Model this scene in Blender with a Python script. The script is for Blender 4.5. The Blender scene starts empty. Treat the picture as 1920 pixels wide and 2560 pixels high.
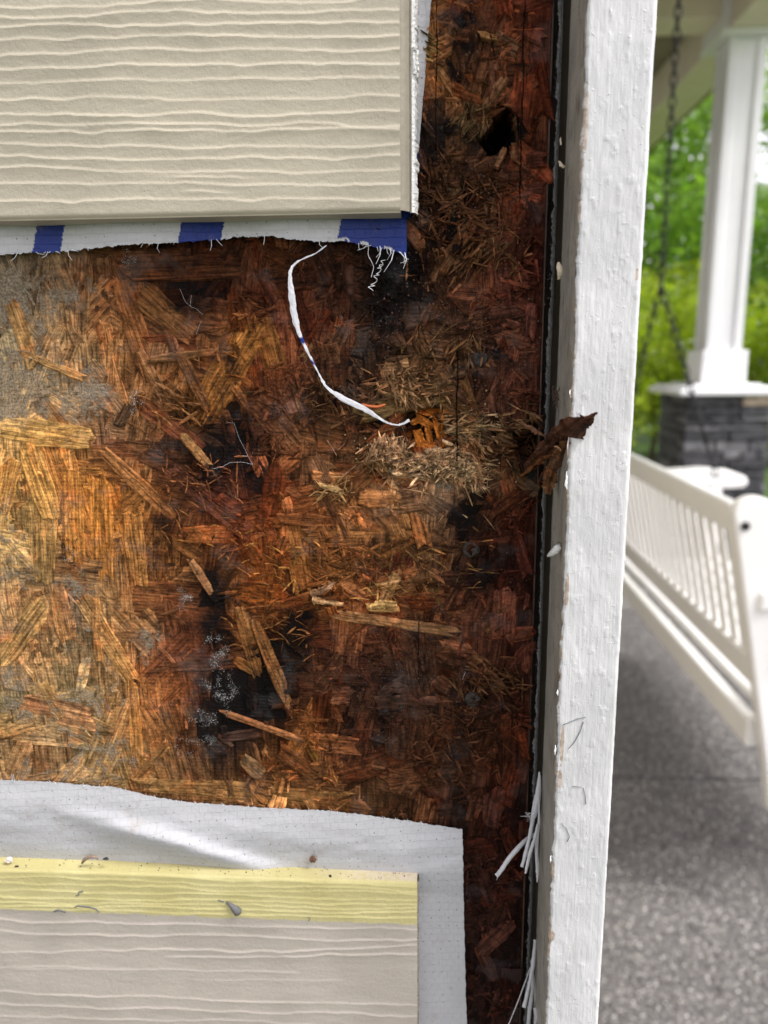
import bpy, math, random
import numpy as np
from mathutils import Matrix, Vector
R = math.radians
S = bpy.context.scene
COL = S.collection
rng = np.random.default_rng(7)
random.seed(7)

# ------------------------------------------------------------------ camera
nv = np.array([110, -380, 1850.]); nv /= np.linalg.norm(nv)
dv = np.array([85, 9000, 1850.]); dv -= nv*dv.dot(nv); dv /= np.linalg.norm(dv)
xv = np.cross(dv, nv)
CP = np.array([0, -.18, 1.35])
def U(px, py, Y):
    """point of the plane y=Y seen at photo pixel (px,py)"""
    p = np.array([px-960, py-1280, 1850.]); w = np.array([p@xv, p@nv, -(p@dv)])
    return CP+w*((Y-CP[1])/w[1])
def P(X, Y, Z):
    a, b, c = X-CP[0], Y-CP[1], Z-CP[2]
    u = a*xv[0]+b*nv[0]-c*dv[0]; v = a*xv[1]+b*nv[1]-c*dv[1]; w = a*xv[2]+b*nv[2]-c*dv[2]
    return 960+1850*u/w, 1280+1850*v/w
cam = bpy.data.cameras.new('camera'); camo = bpy.data.objects.new('camera', cam); COL.objects.link(camo)
to_world = lambda u, v, w: Vector((u*xv[0]+v*xv[1]+w*xv[2], u*nv[0]+v*nv[1]+w*nv[2], -(u*dv[0]+v*dv[1]+w*dv[2])))
cx, cy, cz = to_world(1, 0, 0), to_world(0, -1, 0), to_world(0, 0, -1)
camo.matrix_world = Matrix.Translation(Vector(CP)) @ Matrix(((cx.x, cy.x, cz.x), (cx.y, cy.y, cz.y), (cx.z, cy.z, cz.z))).to_4x4()
cam.sensor_fit = 'VERTICAL'; cam.sensor_height = 36; cam.sensor_width = 27; cam.lens = 1850/2560*36
cam.clip_start = .01; cam.clip_end = 400
cam.dof.use_dof = True; cam.dof.focus_distance = .176; cam.dof.aperture_fstop = 15
S.camera = camo

# ------------------------------------------------------------------ world, sun, exposure
SUN_EL, SUN_AZ = R(55), R(113)          # azimuth measured from +Y towards +X
W = bpy.data.worlds.new('World'); S.world = W; W.use_nodes = True
nt = W.node_tree; bg = nt.nodes['Background']
sky = nt.nodes.new('ShaderNodeTexSky'); sky.sky_type = 'NISHITA'; sky.sun_disc = False
sky.sun_elevation = SUN_EL; sky.sun_rotation = SUN_AZ; sky.air_density = 1; sky.dust_density = 1.2
hs = nt.nodes.new('ShaderNodeHueSaturation'); hs.inputs['Saturation'].default_value = .14
nt.links.new(sky.outputs[0], hs.inputs['Color']); cm = nt.nodes.new('ShaderNodeMix'); cm.data_type = 'RGBA'; cm.blend_type = 'MULTIPLY'; cm.inputs[0].default_value = 1; cm.inputs[7].default_value = (1.03, .965, 1.02, 1)
nt.links.new(hs.outputs[0], cm.inputs[6]); nt.links.new(cm.outputs[2], bg.inputs[0])
bg.inputs[1].default_value = .13
sl = bpy.data.lights.new('sun', 'SUN'); sl.energy = 1.5; sl.angle = R(20); sl.color = (1, .97, .93)
so = bpy.data.objects.new('sun', sl); COL.objects.link(so)
sd = Vector((math.sin(SUN_AZ)*math.cos(SUN_EL), math.cos(SUN_AZ)*math.cos(SUN_EL), math.sin(SUN_EL)))
so.rotation_euler = sd.to_track_quat('Z', 'Y').to_euler()
S.view_settings.view_transform = 'Standard'; S.view_settings.look = 'None'; S.view_settings.gamma = 1
S.view_settings.exposure = 1.5
S.render.engine = 'CYCLES'

# ------------------------------------------------------------------ helpers
def hash2(ix, iy, s):
    h = (ix.astype(np.int64)*374761393+iy.astype(np.int64)*668265263+s*974711) & 0x7fffffff
    h = ((h ^ (h >> 13))*1274126177) & 0x7fffffff
    return ((h ^ (h >> 16)) & 0xffff)/65535.
def vn(x, y, s=0):
    x, y = np.asarray(x, float)+1000, np.asarray(y, float)+1000
    x, y = np.broadcast_arrays(x, y)
    ix, iy = np.floor(x), np.floor(y); fx, fy = x-ix, y-iy
    fx = fx*fx*(3-2*fx); fy = fy*fy*(3-2*fy)
    a, b, c, d = hash2(ix, iy, s), hash2(ix+1, iy, s), hash2(ix, iy+1, s), hash2(ix+1, iy+1, s)
    return a+(b-a)*fx+(c-a)*fy+(a-b-c+d)*fx*fy
def fbm(x, y, s=0, o=4):
    r, a, t = 0, .5, 0
    for i in range(o):
        r = r+a*vn(np.asarray(x)*2**i, np.asarray(y)*2**i, s+i*17); t += a; a *= .55
    return r/t
def ss(a, b, x):
    t = np.clip((x-a)/(b-a), 0, 1); return t*t*(3-2*t)
def lin(c):
    c = np.asarray(c, float)/255; return np.where(c < .04045, c/12.92, ((c+.055)/1.055)**2.4)
def tag(o, label=None, cat=None, group=None, kind=None):
    if label: o['label'] = label
    if cat: o['category'] = cat
    if group: o['group'] = group
    if kind: o['kind'] = kind
    return o
def empty(name, loc, rz=0, parent=None):
    o = bpy.data.objects.new(name, None); COL.objects.link(o); o.location = loc; o.rotation_euler.z = rz
    o.empty_display_size = .02
    return o
def mk(name, V, F, mat, parent=None, smooth=False, attrs=None, local=False, origin=None):
    """one mesh object; V in world metres (or in the parent's frame when local)"""
    V = np.asarray(V, float).reshape(-1, 3)
    og = np.array(origin if origin is not None else (V.min(0)+V.max(0))/2)
    me = bpy.data.meshes.new(name); me.from_pydata((V-og).tolist(), [], F if isinstance(F, list) else F.tolist())
    for k, a in (attrs or {}).items():
        a = np.asarray(a, float)
        if a.ndim == 1: at = me.attributes.new(k, 'FLOAT', 'POINT'); at.data.foreach_set('value', a)
        elif k == 'Col':
            at = me.color_attributes.new('Col', 'FLOAT_COLOR', 'POINT')
            at.data.foreach_set('color', np.c_[a, np.ones(len(a))].ravel())
        else:
            at = me.attributes.new(k, 'FLOAT_VECTOR', 'POINT'); at.data.foreach_set('vector', a.ravel())
    me.materials.append(mat)
    if smooth: me.polygons.foreach_set('use_smooth', [True]*len(me.polygons))
    me.update()
    o = bpy.data.objects.new(name, me); COL.objects.link(o)
    if parent is not None:
        o.parent = parent
        if not local:
            q = parent; pl = np.zeros(3)
            while q is not None: pl += np.array(q.location); q = q.parent
            og = og-pl
    o.location = og
    return o
def gridF(nr, nc, off=0):
    i = np.arange(nr-1)[:, None]*nc+np.arange(nc-1)[None]+off
    return np.stack([i, i+1, i+nc+1, i+nc], -1).reshape(-1, 4)
class MB:
    def __init__(s): s.V = []; s.F = []
    def add(s, V, F):
        b = len(s.V); s.V += [tuple(map(float, v)) for v in V]; s.F += [tuple(int(i)+b for i in f) for f in F]; return s
    def box(s, a, b, bev=0):
        x0, y0, z0 = a; x1, y1, z1 = b
        if not bev:
            return s.add([(x, y, z) for z in (z0, z1) for y in (y0, y1) for x in (x0, x1)],
                     [(0, 2, 3, 1), (4, 5, 7, 6), (0, 1, 5, 4), (2, 6, 7, 3), (0, 4, 6, 2), (1, 3, 7, 5)])
        V = []
        for sz in (0, 1):
            for sy in (0, 1):
                for sx in (0, 1):
                    p = [(x0, x1)[sx], (y0, y1)[sy], (z0, z1)[sz]]; c = [bev*(1-2*q) for q in (sx, sy, sz)]
                    for k in range(3): V.append([p[j]+(0 if j == k else c[j]) for j in range(3)])
        idx = lambda x, y, z, k: (z*4+y*2+x)*3+k
        F = []
        for k in range(3):
            for q in (0, 1):
                o = [j for j in range(3) if j != k]; f = []
                for (a_, b_) in ((0, 0), (1, 0), (1, 1), (0, 1)):
                    c = [0]*3; c[k] = q; c[o[0]] = a_; c[o[1]] = b_; f.append(idx(*c, k))
                F.append(f if (q == 1) == (k != 1) else f[::-1])
        for k in range(3):
            o = [j for j in range(3) if j != k]
            for a_ in (0, 1):
                for b_ in (0, 1):
                    c0 = [0]*3; c0[o[0]] = a_; c0[o[1]] = b_; c1 = list(c0); c1[k] = 1
                    F.append([idx(*c0, o[0]), idx(*c1, o[0]), idx(*c1, o[1]), idx(*c0, o[1])])
        for x in (0, 1):
            for y in (0, 1):
                for z in (0, 1): F.append([idx(x, y, z, k) for k in range(3)])
        return s.add(V, F)
    def tube(s, pts, rad, n=6, closed=False):
        pts = [Vector(p) for p in pts]; m = len(pts); V = []
        rad = rad if hasattr(rad, '__len__') else [rad]*m
        up = Vector((.31, .2, .93)).normalized()
        for i, p in enumerate(pts):
            t = (pts[(i+1) % m if closed else min(i+1, m-1)]-pts[(i-1) % m if closed else max(i-1, 0)]).normalized()
            a = t.cross(up)
            if a.length < .1: a = t.cross(Vector((1, 0, 0)))
            a.normalize(); b = t.cross(a)
            for k in range(n):
                q = 2*math.pi*k/n; V.append(p+a*math.cos(q)*rad[i]+b*math.sin(q)*rad[i])
        F = []
        for i in range(m if closed else m-1):
            j = (i+1) % m
            for k in range(n): F.append((i*n+k, i*n+(k+1) % n, j*n+(k+1) % n, j*n+k))
        if not closed: F += [tuple(range(n))[::-1], tuple((m-1)*n+k for k in range(n))]
        return s.add(V, F)
    def build(s, name, mat, parent=None, local=False, smooth=False, **k):
        return mk(name, s.V, s.F, mat, parent, smooth, local=local, **k)
def newmat(name):
    m = bpy.data.materials.new(name); m.use_nodes = True; t = m.node_tree
    return m, t, t.nodes['Principled BSDF']
class NB:
    """tiny node builder"""
    def __init__(s, t): s.t = t
    def n(s, typ, **k):
        x = s.t.nodes.new('ShaderNode'+typ)
        for a, b in k.items(): setattr(x, a, b)
        return x
    def put(s, sock, v):
        if isinstance(v, bpy.types.NodeSocket): s.t.links.new(v, sock)
        else: sock.default_value = v
    def math(s, op, a, b=0., clamp=False):
        x = s.n('Math', operation=op, use_clamp=clamp); s.put(x.inputs[0], a); s.put(x.inputs[1], b); return x.outputs[0]
    def mr(s, v, a, b, c=0., d=1.):
        x = s.n('MapRange', interpolation_type='SMOOTHSTEP')
        for i, q in enumerate((v, a, b, c, d)): s.put(x.inputs[i], q)
        return x.outputs[0]
    def noise(s, vec, sc, det=3., ro=.55, dist=0.):
        x = s.n('TexNoise'); s.put(x.inputs['Vector'], vec)
        for k, v in (('Scale', sc), ('Detail', det), ('Roughness', ro), ('Distortion', dist)): x.inputs[k].default_value = v
        return x.outputs['Fac']
    def vor(s, vec, sc, out='Distance', **k):
        x = s.n('TexVoronoi', **k); s.put(x.inputs['Vector'], vec); x.inputs['Scale'].default_value = sc; return x.outputs[out]
    def scale(s, vec, v):
        x = s.n('VectorMath', operation='MULTIPLY'); s.put(x.inputs[0], vec); x.inputs[1].default_value = v; return x.outputs[0]
    def mix(s, f, a, b, bt='MIX'):
        x = s.n('Mix', data_type='RGBA', blend_type=bt); s.put(x.inputs[0], f)
        s.put(x.inputs[6], a if isinstance(a, bpy.types.NodeSocket) else (*a, 1)); s.put(x.inputs[7], b if isinstance(b, bpy.types.NodeSocket) else (*b, 1)); return x.outputs[2]
    def bump(s, h, st, dist, nrm=None):
        x = s.n('Bump'); s.put(x.inputs['Height'], h); x.inputs['Strength'].default_value = st; x.inputs['Distance'].default_value = dist
        if nrm: s.put(x.inputs['Normal'], nrm)
        return x.outputs[0]
    def att(s, name, out='Fac'): x = s.n('Attribute', attribute_name=name); return x.outputs[out]
    def pos(s, k=1000.):
        return s.scale(s.n('NewGeometry').outputs['Position'], (k, k, k))
    def grey(s, v):
        x = s.n('CombineColor'); [s.put(x.inputs[i], v) for i in range(3)]; return x.outputs[0]

def plain(name, col, rough=.6, bump=.0, bsc=400., var=.1, vsc=30., spec=.5, metal=0., coords='pos'):
    m, t, b = newmat(name); N = NB(t); p = N.pos(1.)
    v = N.mr(N.noise(p, vsc, 4), .3, .7, 1-var, 1+var)
    N.put(b.inputs['Base Color'], N.mix(1., tuple(col), N.grey(v), 'MULTIPLY'))
    b.inputs['Roughness'].default_value = rough; b.inputs['Metallic'].default_value = metal
    b.inputs['Specular IOR Level'].default_value = spec
    if bump: N.put(b.inputs['Normal'], N.bump(N.noise(p, bsc, 4), 1., bump))
    return m

# --- wood strand material (all of the sheathing); coordinates in millimetres
def wood_material(name, gloss=1.):
    m, t, b = newmat(name); N = NB(t); p = N.pos()
    g = N.att('GUV', 'Vector'); col = N.att('Col', 'Color'); st = N.att('StainShade'); gr = N.att('Grey')
    g1 = N.noise(N.scale(g, (.10, 1.5, 1)), 1., 5, .66, .35)       # grain along the strand
    g2 = N.noise(N.scale(g, (.04, .42, 1)), 1., 3, .5, .3)
    gp = N.noise(N.scale(g, (.5, 3., 1)), 1., 3, .6)               # short pores
    k = N.math('MULTIPLY', N.mr(g1, .32, .68, .38, 1.62), N.mr(g2, .3, .7, .7, 1.3))
    k = N.math('MULTIPLY', k, N.mr(gp, .28, .42, .35, 1.))
    mott = N.noise(p, .5, 6, .7, .8)
    k = N.math('MULTIPLY', k, N.mr(mott, .32, .68, .5, 1.5))
    c = N.mix(1., col, N.grey(k), 'MULTIPLY')
    warm = N.noise(p, .16, 4, .65, .6)
    c = N.mix(N.mr(warm, .48, .68, 0., .5), c, N.mix(1., c, (1.2, .76, .58), 'MULTIPLY'))
    # weathered fuzz, with pale sheen painted in on the left
    n2 = N.noise(p, .33, 6, .7, .5)
    fz = N.mr(N.math('ADD', gr, N.math('MULTIPLY', N.math('SUBTRACT', n2, .5), 1.6)), .42, .72)
    fzn = N.noise(p, 1.8, 5, .75)
    fcol = N.mix(N.mr(fzn, .35, .65), (.10, .075, .045), (.36, .31, .23))
    c = N.mix(N.math('MULTIPLY', fz, .75), c, fcol)
    # black rot and mildew, plus the painted shadow band and hole shade
    n3 = N.noise(N.scale(p, (1, 1, .5)), .42, 8, .75, .9)
    sv = N.math('ADD', st, N.math('MULTIPLY', N.math('SUBTRACT', n3, .5), 1.35))
    sf = N.math('POWER', N.mr(sv, .22, .74), 1.3)
    nsp = N.noise(p, 1.15, 4, .6)
    spk = N.mr(N.math('ADD', nsp, N.math('MULTIPLY', st, .12)), .655, .7)
    sf = N.math('MAXIMUM', sf, N.math('MULTIPLY', spk, .85))
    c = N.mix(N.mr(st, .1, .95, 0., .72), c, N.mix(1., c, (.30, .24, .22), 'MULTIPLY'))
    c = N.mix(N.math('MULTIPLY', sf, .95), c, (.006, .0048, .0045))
    # narrow saw-kerf cracks running down the sheet
    sep = N.n('SeparateXYZ'); t.links.new(p, sep.inputs[0])
    wob = N.math('MULTIPLY', N.math('SUBTRACT', N.noise(p, .22, 4), .5), 1.1)
    cr = None
    for (x0, za, zb, w) in CRACKS:
        dd = N.math('ABSOLUTE', N.math('SUBTRACT', N.math('ADD', sep.outputs[0], wob), x0))
        a = N.math('SUBTRACT', 1., N.mr(dd, w*.4, w))
        a = N.math('MULTIPLY', a, N.math('MULTIPLY', N.mr(sep.outputs[2], za, za+3), N.math('SUBTRACT', 1., N.mr(sep.outputs[2], zb-3, zb))))
        cr = a if cr is None else N.math('MAXIMUM', cr, a)
    c = N.mix(N.math('MULTIPLY', cr, .9), c, (.006, .004, .003))
    N.put(b.inputs['Base Color'], c)
    rn = N.noise(p, .25, 4, .6)
    N.put(b.inputs['Roughness'], N.mr(N.math('ADD', rn, N.math('MULTIPLY', sf, -.1)), .35, .62, .3, .62))
    N.put(b.inputs['Specular IOR Level'], N.mr(N.noise(p, .09, 3), .54, .66, .05, .38))
    imprint = N.n('TexWave', wave_type='BANDS', bands_direction='Z'); t.links.new(p, imprint.inputs[0])
    imprint.inputs['Scale'].default_value = .33; imprint.inputs['Distortion'].default_value = 2.5; imprint.inputs['Detail'].default_value = 2
    h = N.math('ADD', N.math('MULTIPLY', g1, .5), N.math('MULTIPLY', N.noise(p, .8, 6, .8), 1.))
    h = N.math('ADD', h, N.math('MULTIPLY', gp, .25)); h = N.math('ADD', h, N.math('MULTIPLY', imprint.outputs['Fac'], .10))
    h = N.math('SUBTRACT', h, N.math('MULTIPLY', cr, 1.2))
    h = N.math('ADD', h, N.math('MULTIPLY', N.math('MULTIPLY', fz, fzn), .7))
    N.put(b.inputs['Normal'], N.bump(h, .95, .00075))
    return m
mm = lambda px, py, Y=0.: U(px, py, Y)*1000
CRACKS = []
for (px, ya, yb, w) in ((1090, -10, 420, .16), (1305, -10, 520, .2), (1048, 650, 860, .13), (1143, 860, 1170, .22), (1047, 1530, 1720, .17)):
    a, b_ = mm(px, ya), mm(px, yb); CRACKS.append(((a[0]+b_[0])/2, b_[2], a[2], w))
M_wood = wood_material('weathered_wood_strands')

# ------------------------------------------------------------------ colour (shade baked in towards the right) / stain and shade fields of the sheathing (display px = photo/1.1573)
CT = """570|50:105,90,70|150:110,90,65|230:120,80,45|290:50,35,28|400:55,35,22|500:65,38,22|600:78,47,25|700:60,38,25|780:40,28,20|870:20,18,18|950:75,48,33|1050:75,45,32|1150:62,32,24
650|20:112,102,76|100:120,102,74|180:130,95,60|270:125,80,45|340:112,74,42|420:48,36,34|520:60,38,28|600:80,45,30|680:75,45,32|760:60,42,32|830:30,25,24|920:70,48,35|1000:84,57,40|1080:75,48,35|1150:56,30,24
750|20:125,112,82|100:140,110,70|180:135,105,70|260:150,105,55|340:110,75,48|420:55,38,34|510:150,98,46|590:98,62,32|660:90,45,30|750:95,68,42|830:58,40,35|920:102,76,50|1000:90,65,48|1100:80,55,42|1160:55,32,26
850|20:150,135,100|100:140,120,85|200:130,105,75|300:120,85,50|400:120,80,40|470:130,85,40|540:68,42,30|620:85,50,35|700:80,58,38|780:55,38,30|860:125,98,64|940:112,88,58|1020:75,48,35|1100:80,52,38|1160:56,32,25
950|30:190,145,78|130:172,122,66|230:120,90,65|320:100,70,45|400:80,58,42|470:42,30,30|540:75,45,30|620:90,58,35|700:110,80,50|780:80,58,40|860:90,55,28|920:135,76,30|990:112,88,62|1050:112,86,62|1110:58,40,30|1160:46,28,22
1040|30:182,142,82|120:165,115,60|200:168,112,50|300:120,85,45|380:90,58,35|450:52,36,32|520:48,30,28|600:100,58,32|680:100,70,45|760:112,82,52|860:140,110,76|950:178,146,106|1040:100,72,48|1110:60,42,32|1160:50,26,18
1130|30:170,140,85|120:150,110,65|200:172,112,46|300:132,86,40|380:75,50,32|450:112,66,35|520:105,54,32|600:112,63,32|680:122,76,40|760:132,86,48|860:128,87,48|940:100,68,40|1010:50,35,28|1080:66,38,26|1140:55,26,17
1220|30:150,130,90|120:140,110,70|200:140,95,50|290:100,75,50|370:130,85,40|450:90,62,35|520:132,82,40|620:120,78,38|700:112,78,42|800:112,76,42|880:90,70,45|960:75,48,32|1020:42,30,26|1090:48,28,24|1145:50,24,16
1300|20:150,120,85|80:172,122,60|150:120,110,95|220:152,122,76|300:140,95,55|370:110,75,45|450:38,28,26|530:135,84,38|600:152,90,44|680:112,66,32|760:132,88,48|820:96,32,24|880:112,76,40|950:95,58,35|1020:72,45,30|1100:56,34,25
1400|20:160,115,70|100:150,120,80|180:142,122,86|260:150,110,65|330:120,85,65|400:112,62,35|470:48,38,36|550:150,95,45|610:33,24,21|690:60,38,25|760:70,42,28|830:58,38,28|900:70,50,35|960:92,58,35|1040:68,42,30|1110:56,34,25
1500|20:140,130,95|100:150,125,76|190:152,132,92|270:160,110,55|340:152,96,55|400:120,75,35|460:48,42,42|530:33,27,26|600:38,28,25|680:82,50,28|750:48,34,27|830:52,38,29|900:55,40,32|960:76,50,34|1020:56,38,28|1100:55,33,25
1600|20:135,110,60|80:152,100,64|150:152,132,92|220:152,132,86|290:152,112,65|360:130,90,50|420:70,50,35|470:70,60,54|540:48,34,24|610:115,72,38|680:132,82,38|740:70,40,30|820:58,38,27|900:62,42,28|980:62,43,28|1040:56,39,28|1110:62,33,20
1680|60:140,110,75|150:145,120,80|250:152,127,82|330:112,82,50|400:90,65,45|480:100,68,38|550:95,62,35|620:112,72,40|700:92,60,35|780:85,58,35|860:74,48,30|950:68,43,27|1040:56,37,26|1120:66,34,20
1740|450:140,104,60|550:150,110,66|650:140,104,60|750:92,66,38|900:68,46,29|1000:50,34,25|1080:40,25,20|1140:50,24,17
1860|1000:50,30,24|1060:48,30,23|1120:48,26,18
1960|1050:44,28,22|1110:42,24,18
2060|1050:46,29,22|1110:40,24,18
2190|1050:40,25,19|1110:38,22,17
30|960:138,92,52|1020:82,52,36|1080:86,49,33|1150:74,38,27
100|960:112,76,45|1000:58,43,36|1060:80,46,33|1100:118,86,58|1150:74,38,27
190|960:135,88,48|1030:112,82,56|1090:92,60,43|1150:88,52,36
280|930:48,36,34|980:62,50,40|1040:85,68,48|1085:24,18,14|1150:84,56,38
360|920:70,48,38|980:104,74,46|1060:78,54,38|1150:84,48,34
440|930:46,33,28|1000:72,50,34|1060:70,48,35|1150:68,40,30
520|960:60,42,32|990:36,30,28|1050:72,46,32|1150:60,32,25"""
cp = []
for ln in CT.split('\n'):
    q = ln.split('|')
    for e in q[1:]:
        x, c = e.split(':'); cp.append((float(x), float(q[0]), *map(float, c.split(','))))
cp = np.array(cp); cpc = lin(cp[:, 2:]); CPX = cp[:, :2]*1.1573
# dark stains, plus a painted shadow band and hole shade: display x, y, rx, ry, rotation deg, strength
ST = [(865,575,48,55,0,1.1),(845,640,40,34,20,.9),(420,640,55,40,20,.75),(478,950,62,75,0,.85),(540,1035,26,38,0,.8),(1085,290,26,30,20,1.3),(968,88,15,12,30,1.2),(1000,62,20,22,10,1.2),
 (1000,95,24,16,30,1.0),(993,145,14,22,0,1.2),(985,285,22,20,0,1.2),(1040,90,26,18,0,.9),(448,1265,22,32,0,1),(470,1320,34,55,0,1),(600,1410,50,50,30,1.0),(560,1480,50,50,20,1.05),(480,1500,48,90,0,.75),
 (440,1580,36,50,0,.7),(1010,1125,36,36,0,.85),(990,480,16,90,0,.9),(940,330,26,60,0,.7),(640,1360,34,44,-35,.9),(830,1480,48,38,0,.5),(780,780,70,40,-30,.6),(700,880,60,40,20,.55),(790,930,35,40,0,.6),
 (1015,1400,30,30,0,.4),(1020,1500,40,28,0,.75),(1010,1600,26,70,10,.6),(1035,1235,50,26,0,.8),(830,700,48,34,25,.8),(300,1215,14,26,10,.9),(155,1195,14,26,10,.7),(292,1225,12,30,0,.8),
 (700,1400,60,60,0,.45),(640,600,60,20,0,.55),(360,570,80,35,0,.65),(480,560,60,30,0,.5),(400,900,34,40,0,.55),(350,1140,24,40,0,.6),(550,1030,30,30,0,.7),(385,960,40,30,0,.55),
 (330,1340,16,16,0,.7),(400,1610,30,30,0,.5),(740,1600,50,50,0,.5),(820,1560,60,50,0,.45),(700,700,40,16,30,.5),(1110,960,40,44,0,.8),(1150,1000,30,60,0,.6),(980,640,30,40,0,.5),(1060,780,36,30,0,.6),(1130,1750,50,70,0,.4),
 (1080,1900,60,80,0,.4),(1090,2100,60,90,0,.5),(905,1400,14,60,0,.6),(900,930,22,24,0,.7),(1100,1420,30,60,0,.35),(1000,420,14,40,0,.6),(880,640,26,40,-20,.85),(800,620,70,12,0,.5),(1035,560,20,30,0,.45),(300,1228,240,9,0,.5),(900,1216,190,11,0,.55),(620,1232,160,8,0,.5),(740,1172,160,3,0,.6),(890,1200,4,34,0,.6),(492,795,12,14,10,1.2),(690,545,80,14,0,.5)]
GR = [(20,640,140,90,0,.75),(150,640,110,60,-20,.6),(20,840,130,90,0,.8),(170,850,110,80,30,.65),(20,1130,80,90,0,.5),(50,1240,90,60,0,.5),(160,1280,60,60,0,.6),(190,1390,90,70,0,.6),(30,1500,80,90,0,.65),(180,1520,110,80,0,.65),(210,1630,120,70,0,.6),
 (100,1680,180,40,0,.5),(330,1380,50,60,0,.55),(990,280,60,40,0,.5),(880,1010,80,30,0,.7),(1010,920,60,60,0,.55),(870,840,60,40,0,.5),(960,1010,70,34,0,.9),(720,760,50,40,0,.3),(100,700,60,60,0,.5)]
def blobs(T, x, y, gx_=1.):
    r = np.zeros_like(x)
    for (a, b, rx, ry, ro, s) in T:
        c, d = math.cos(R(ro)), math.sin(R(ro)); X, Y = x/1.1573-a, y/1.1573-b
        X, Y = X*c+Y*d, -X*d+Y*c
        r = np.maximum(r, s*np.exp(-((X/(rx*gx_))**2+(Y/(ry*gx_))**2)**.85*.9))
    return r
def fields(X, Z):
    """colour, stain with painted shade, grey, at wall-plane positions (metres)"""
    px, py = P(X, np.zeros_like(X), Z)
    wx = px+(fbm(X*160, Z*160, 3)-.5)*90; wy = py+(fbm(X*160, Z*160, 9)-.5)*90
    col = np.zeros((len(X), 3)); ws = np.zeros(len(X))
    for i in range(0, len(X), 20000):
        s = slice(i, i+20000)
        d2 = (wx[s, None]-CPX[None, :, 0])**2+(wy[s, None]-CPX[None, :, 1])**2
        w = np.exp(-d2/(2*52**2))+1e-9/(1+d2/1e4)
        col[s] = (w@cpc)/w.sum(1)[:, None]
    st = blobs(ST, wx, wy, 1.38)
    for (h, a, b) in ((U(1257, 322, 0), .0030, .0042), (U(1236, 352, 0), .0028, .0022), (U(1040, 1088, 0), .0016, .0016)):
        st = np.maximum(st, 1.6*np.exp(-(((X-h[0])/a)**2+((Z-h[2])/b)**2)**2*.8))  # shade inside the holes painted as black colour
    col *= 1+ss(1120, 1330, px)[:, None]*np.array([.6, .38, .30])  # right side lightened in colour to offset the trim's shadow
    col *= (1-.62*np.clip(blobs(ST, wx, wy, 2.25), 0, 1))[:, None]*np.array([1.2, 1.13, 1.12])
    return col, st, 1.2*blobs(GR, wx, wy), px, py
HOLES = [(U(1257, 325, 0), .0028, .0040, .014), (U(1058, 1078, 0), .0046, .0052, .009), (U(1236, 355, 0), .0026, .0022, .010)]
PITS = [(U(1130, 700, 0), .006, .01, .0012), (U(1150, 1000, 0), .0015, .016, .002), (U(1100, 1080, 0), .011, .008, .0022), (U(1330, 1120, 0), .004, .005, .004), (U(1000, 960, 0), .01, .008, .0012), (U(1180, 300, 0), .008, .008, .0012)]
def recess(X, Z):
    r = (fbm(X*45, Z*45, 31)-.5)*.0022
    ed = fbm(X*500, Z*500, 77)
    for (c, a, b, d) in HOLES+PITS:
        q = np.sqrt(((X-c[0])/a)**2+((Z-c[2])/b)**2)+(ed-.5)*1.0
        r = np.maximum(r, r*0+d*(1-ss(.75, 1.15, q))+r*.3*(d < .005))
    return r
def rough_field(px, py):
    return np.clip(ss(330, 800, px)*.9+.08+.3*blobs([(900, 930, 220, 220, 0, 1)], px, py), 0, 1)

# ------------------------------------------------------------------ sheathing
XR = .0270
osb = empty('sheathing_board', (-.05, 0, 1.25))
tag(osb, 'rotten wet strand board wall sheathing, stained orange brown and black, exposed between two siding planks', 'sheathing board')
# backing sheet
xs = np.r_[np.linspace(-.60, -.14, 24), np.linspace(-.138, XR-.0006, 190)]; zs = np.r_[np.linspace(.3, 1.14, 20), np.linspace(1.143, 1.44, 330), np.linspace(1.46, 2.2, 12)]
gx, gz = np.meshgrid(xs, zs); X, Z = gx.ravel(), gz.ravel()
vis = (X > -.14) & (Z > 1.14) & (Z < 1.44)
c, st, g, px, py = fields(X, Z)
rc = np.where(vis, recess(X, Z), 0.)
for (h, a, b, d) in HOLES: st = np.maximum(st, 1.5*np.exp(-(((X-h[0])/a)**2+((Z-h[2])/b)**2)*.9))  # hole shade painted on the backing sheet too
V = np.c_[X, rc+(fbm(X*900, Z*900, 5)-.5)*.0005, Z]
mk('core_sheet', V, gridF(len(zs), len(xs)), M_wood, osb, True, dict(Col=c*.55, StainShade=st+.1, Grey=g*.6, GUV=np.c_[Z*1000, X*1000, X*0]))
e = MB().box((XR-.0004, .0006, .3), (XR, .011, 2.2)); o = e.build('board_edge', plain('board_edge_wood', (.055, .022, .010), .6, .0003, 900, .5, 300), osb)

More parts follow.
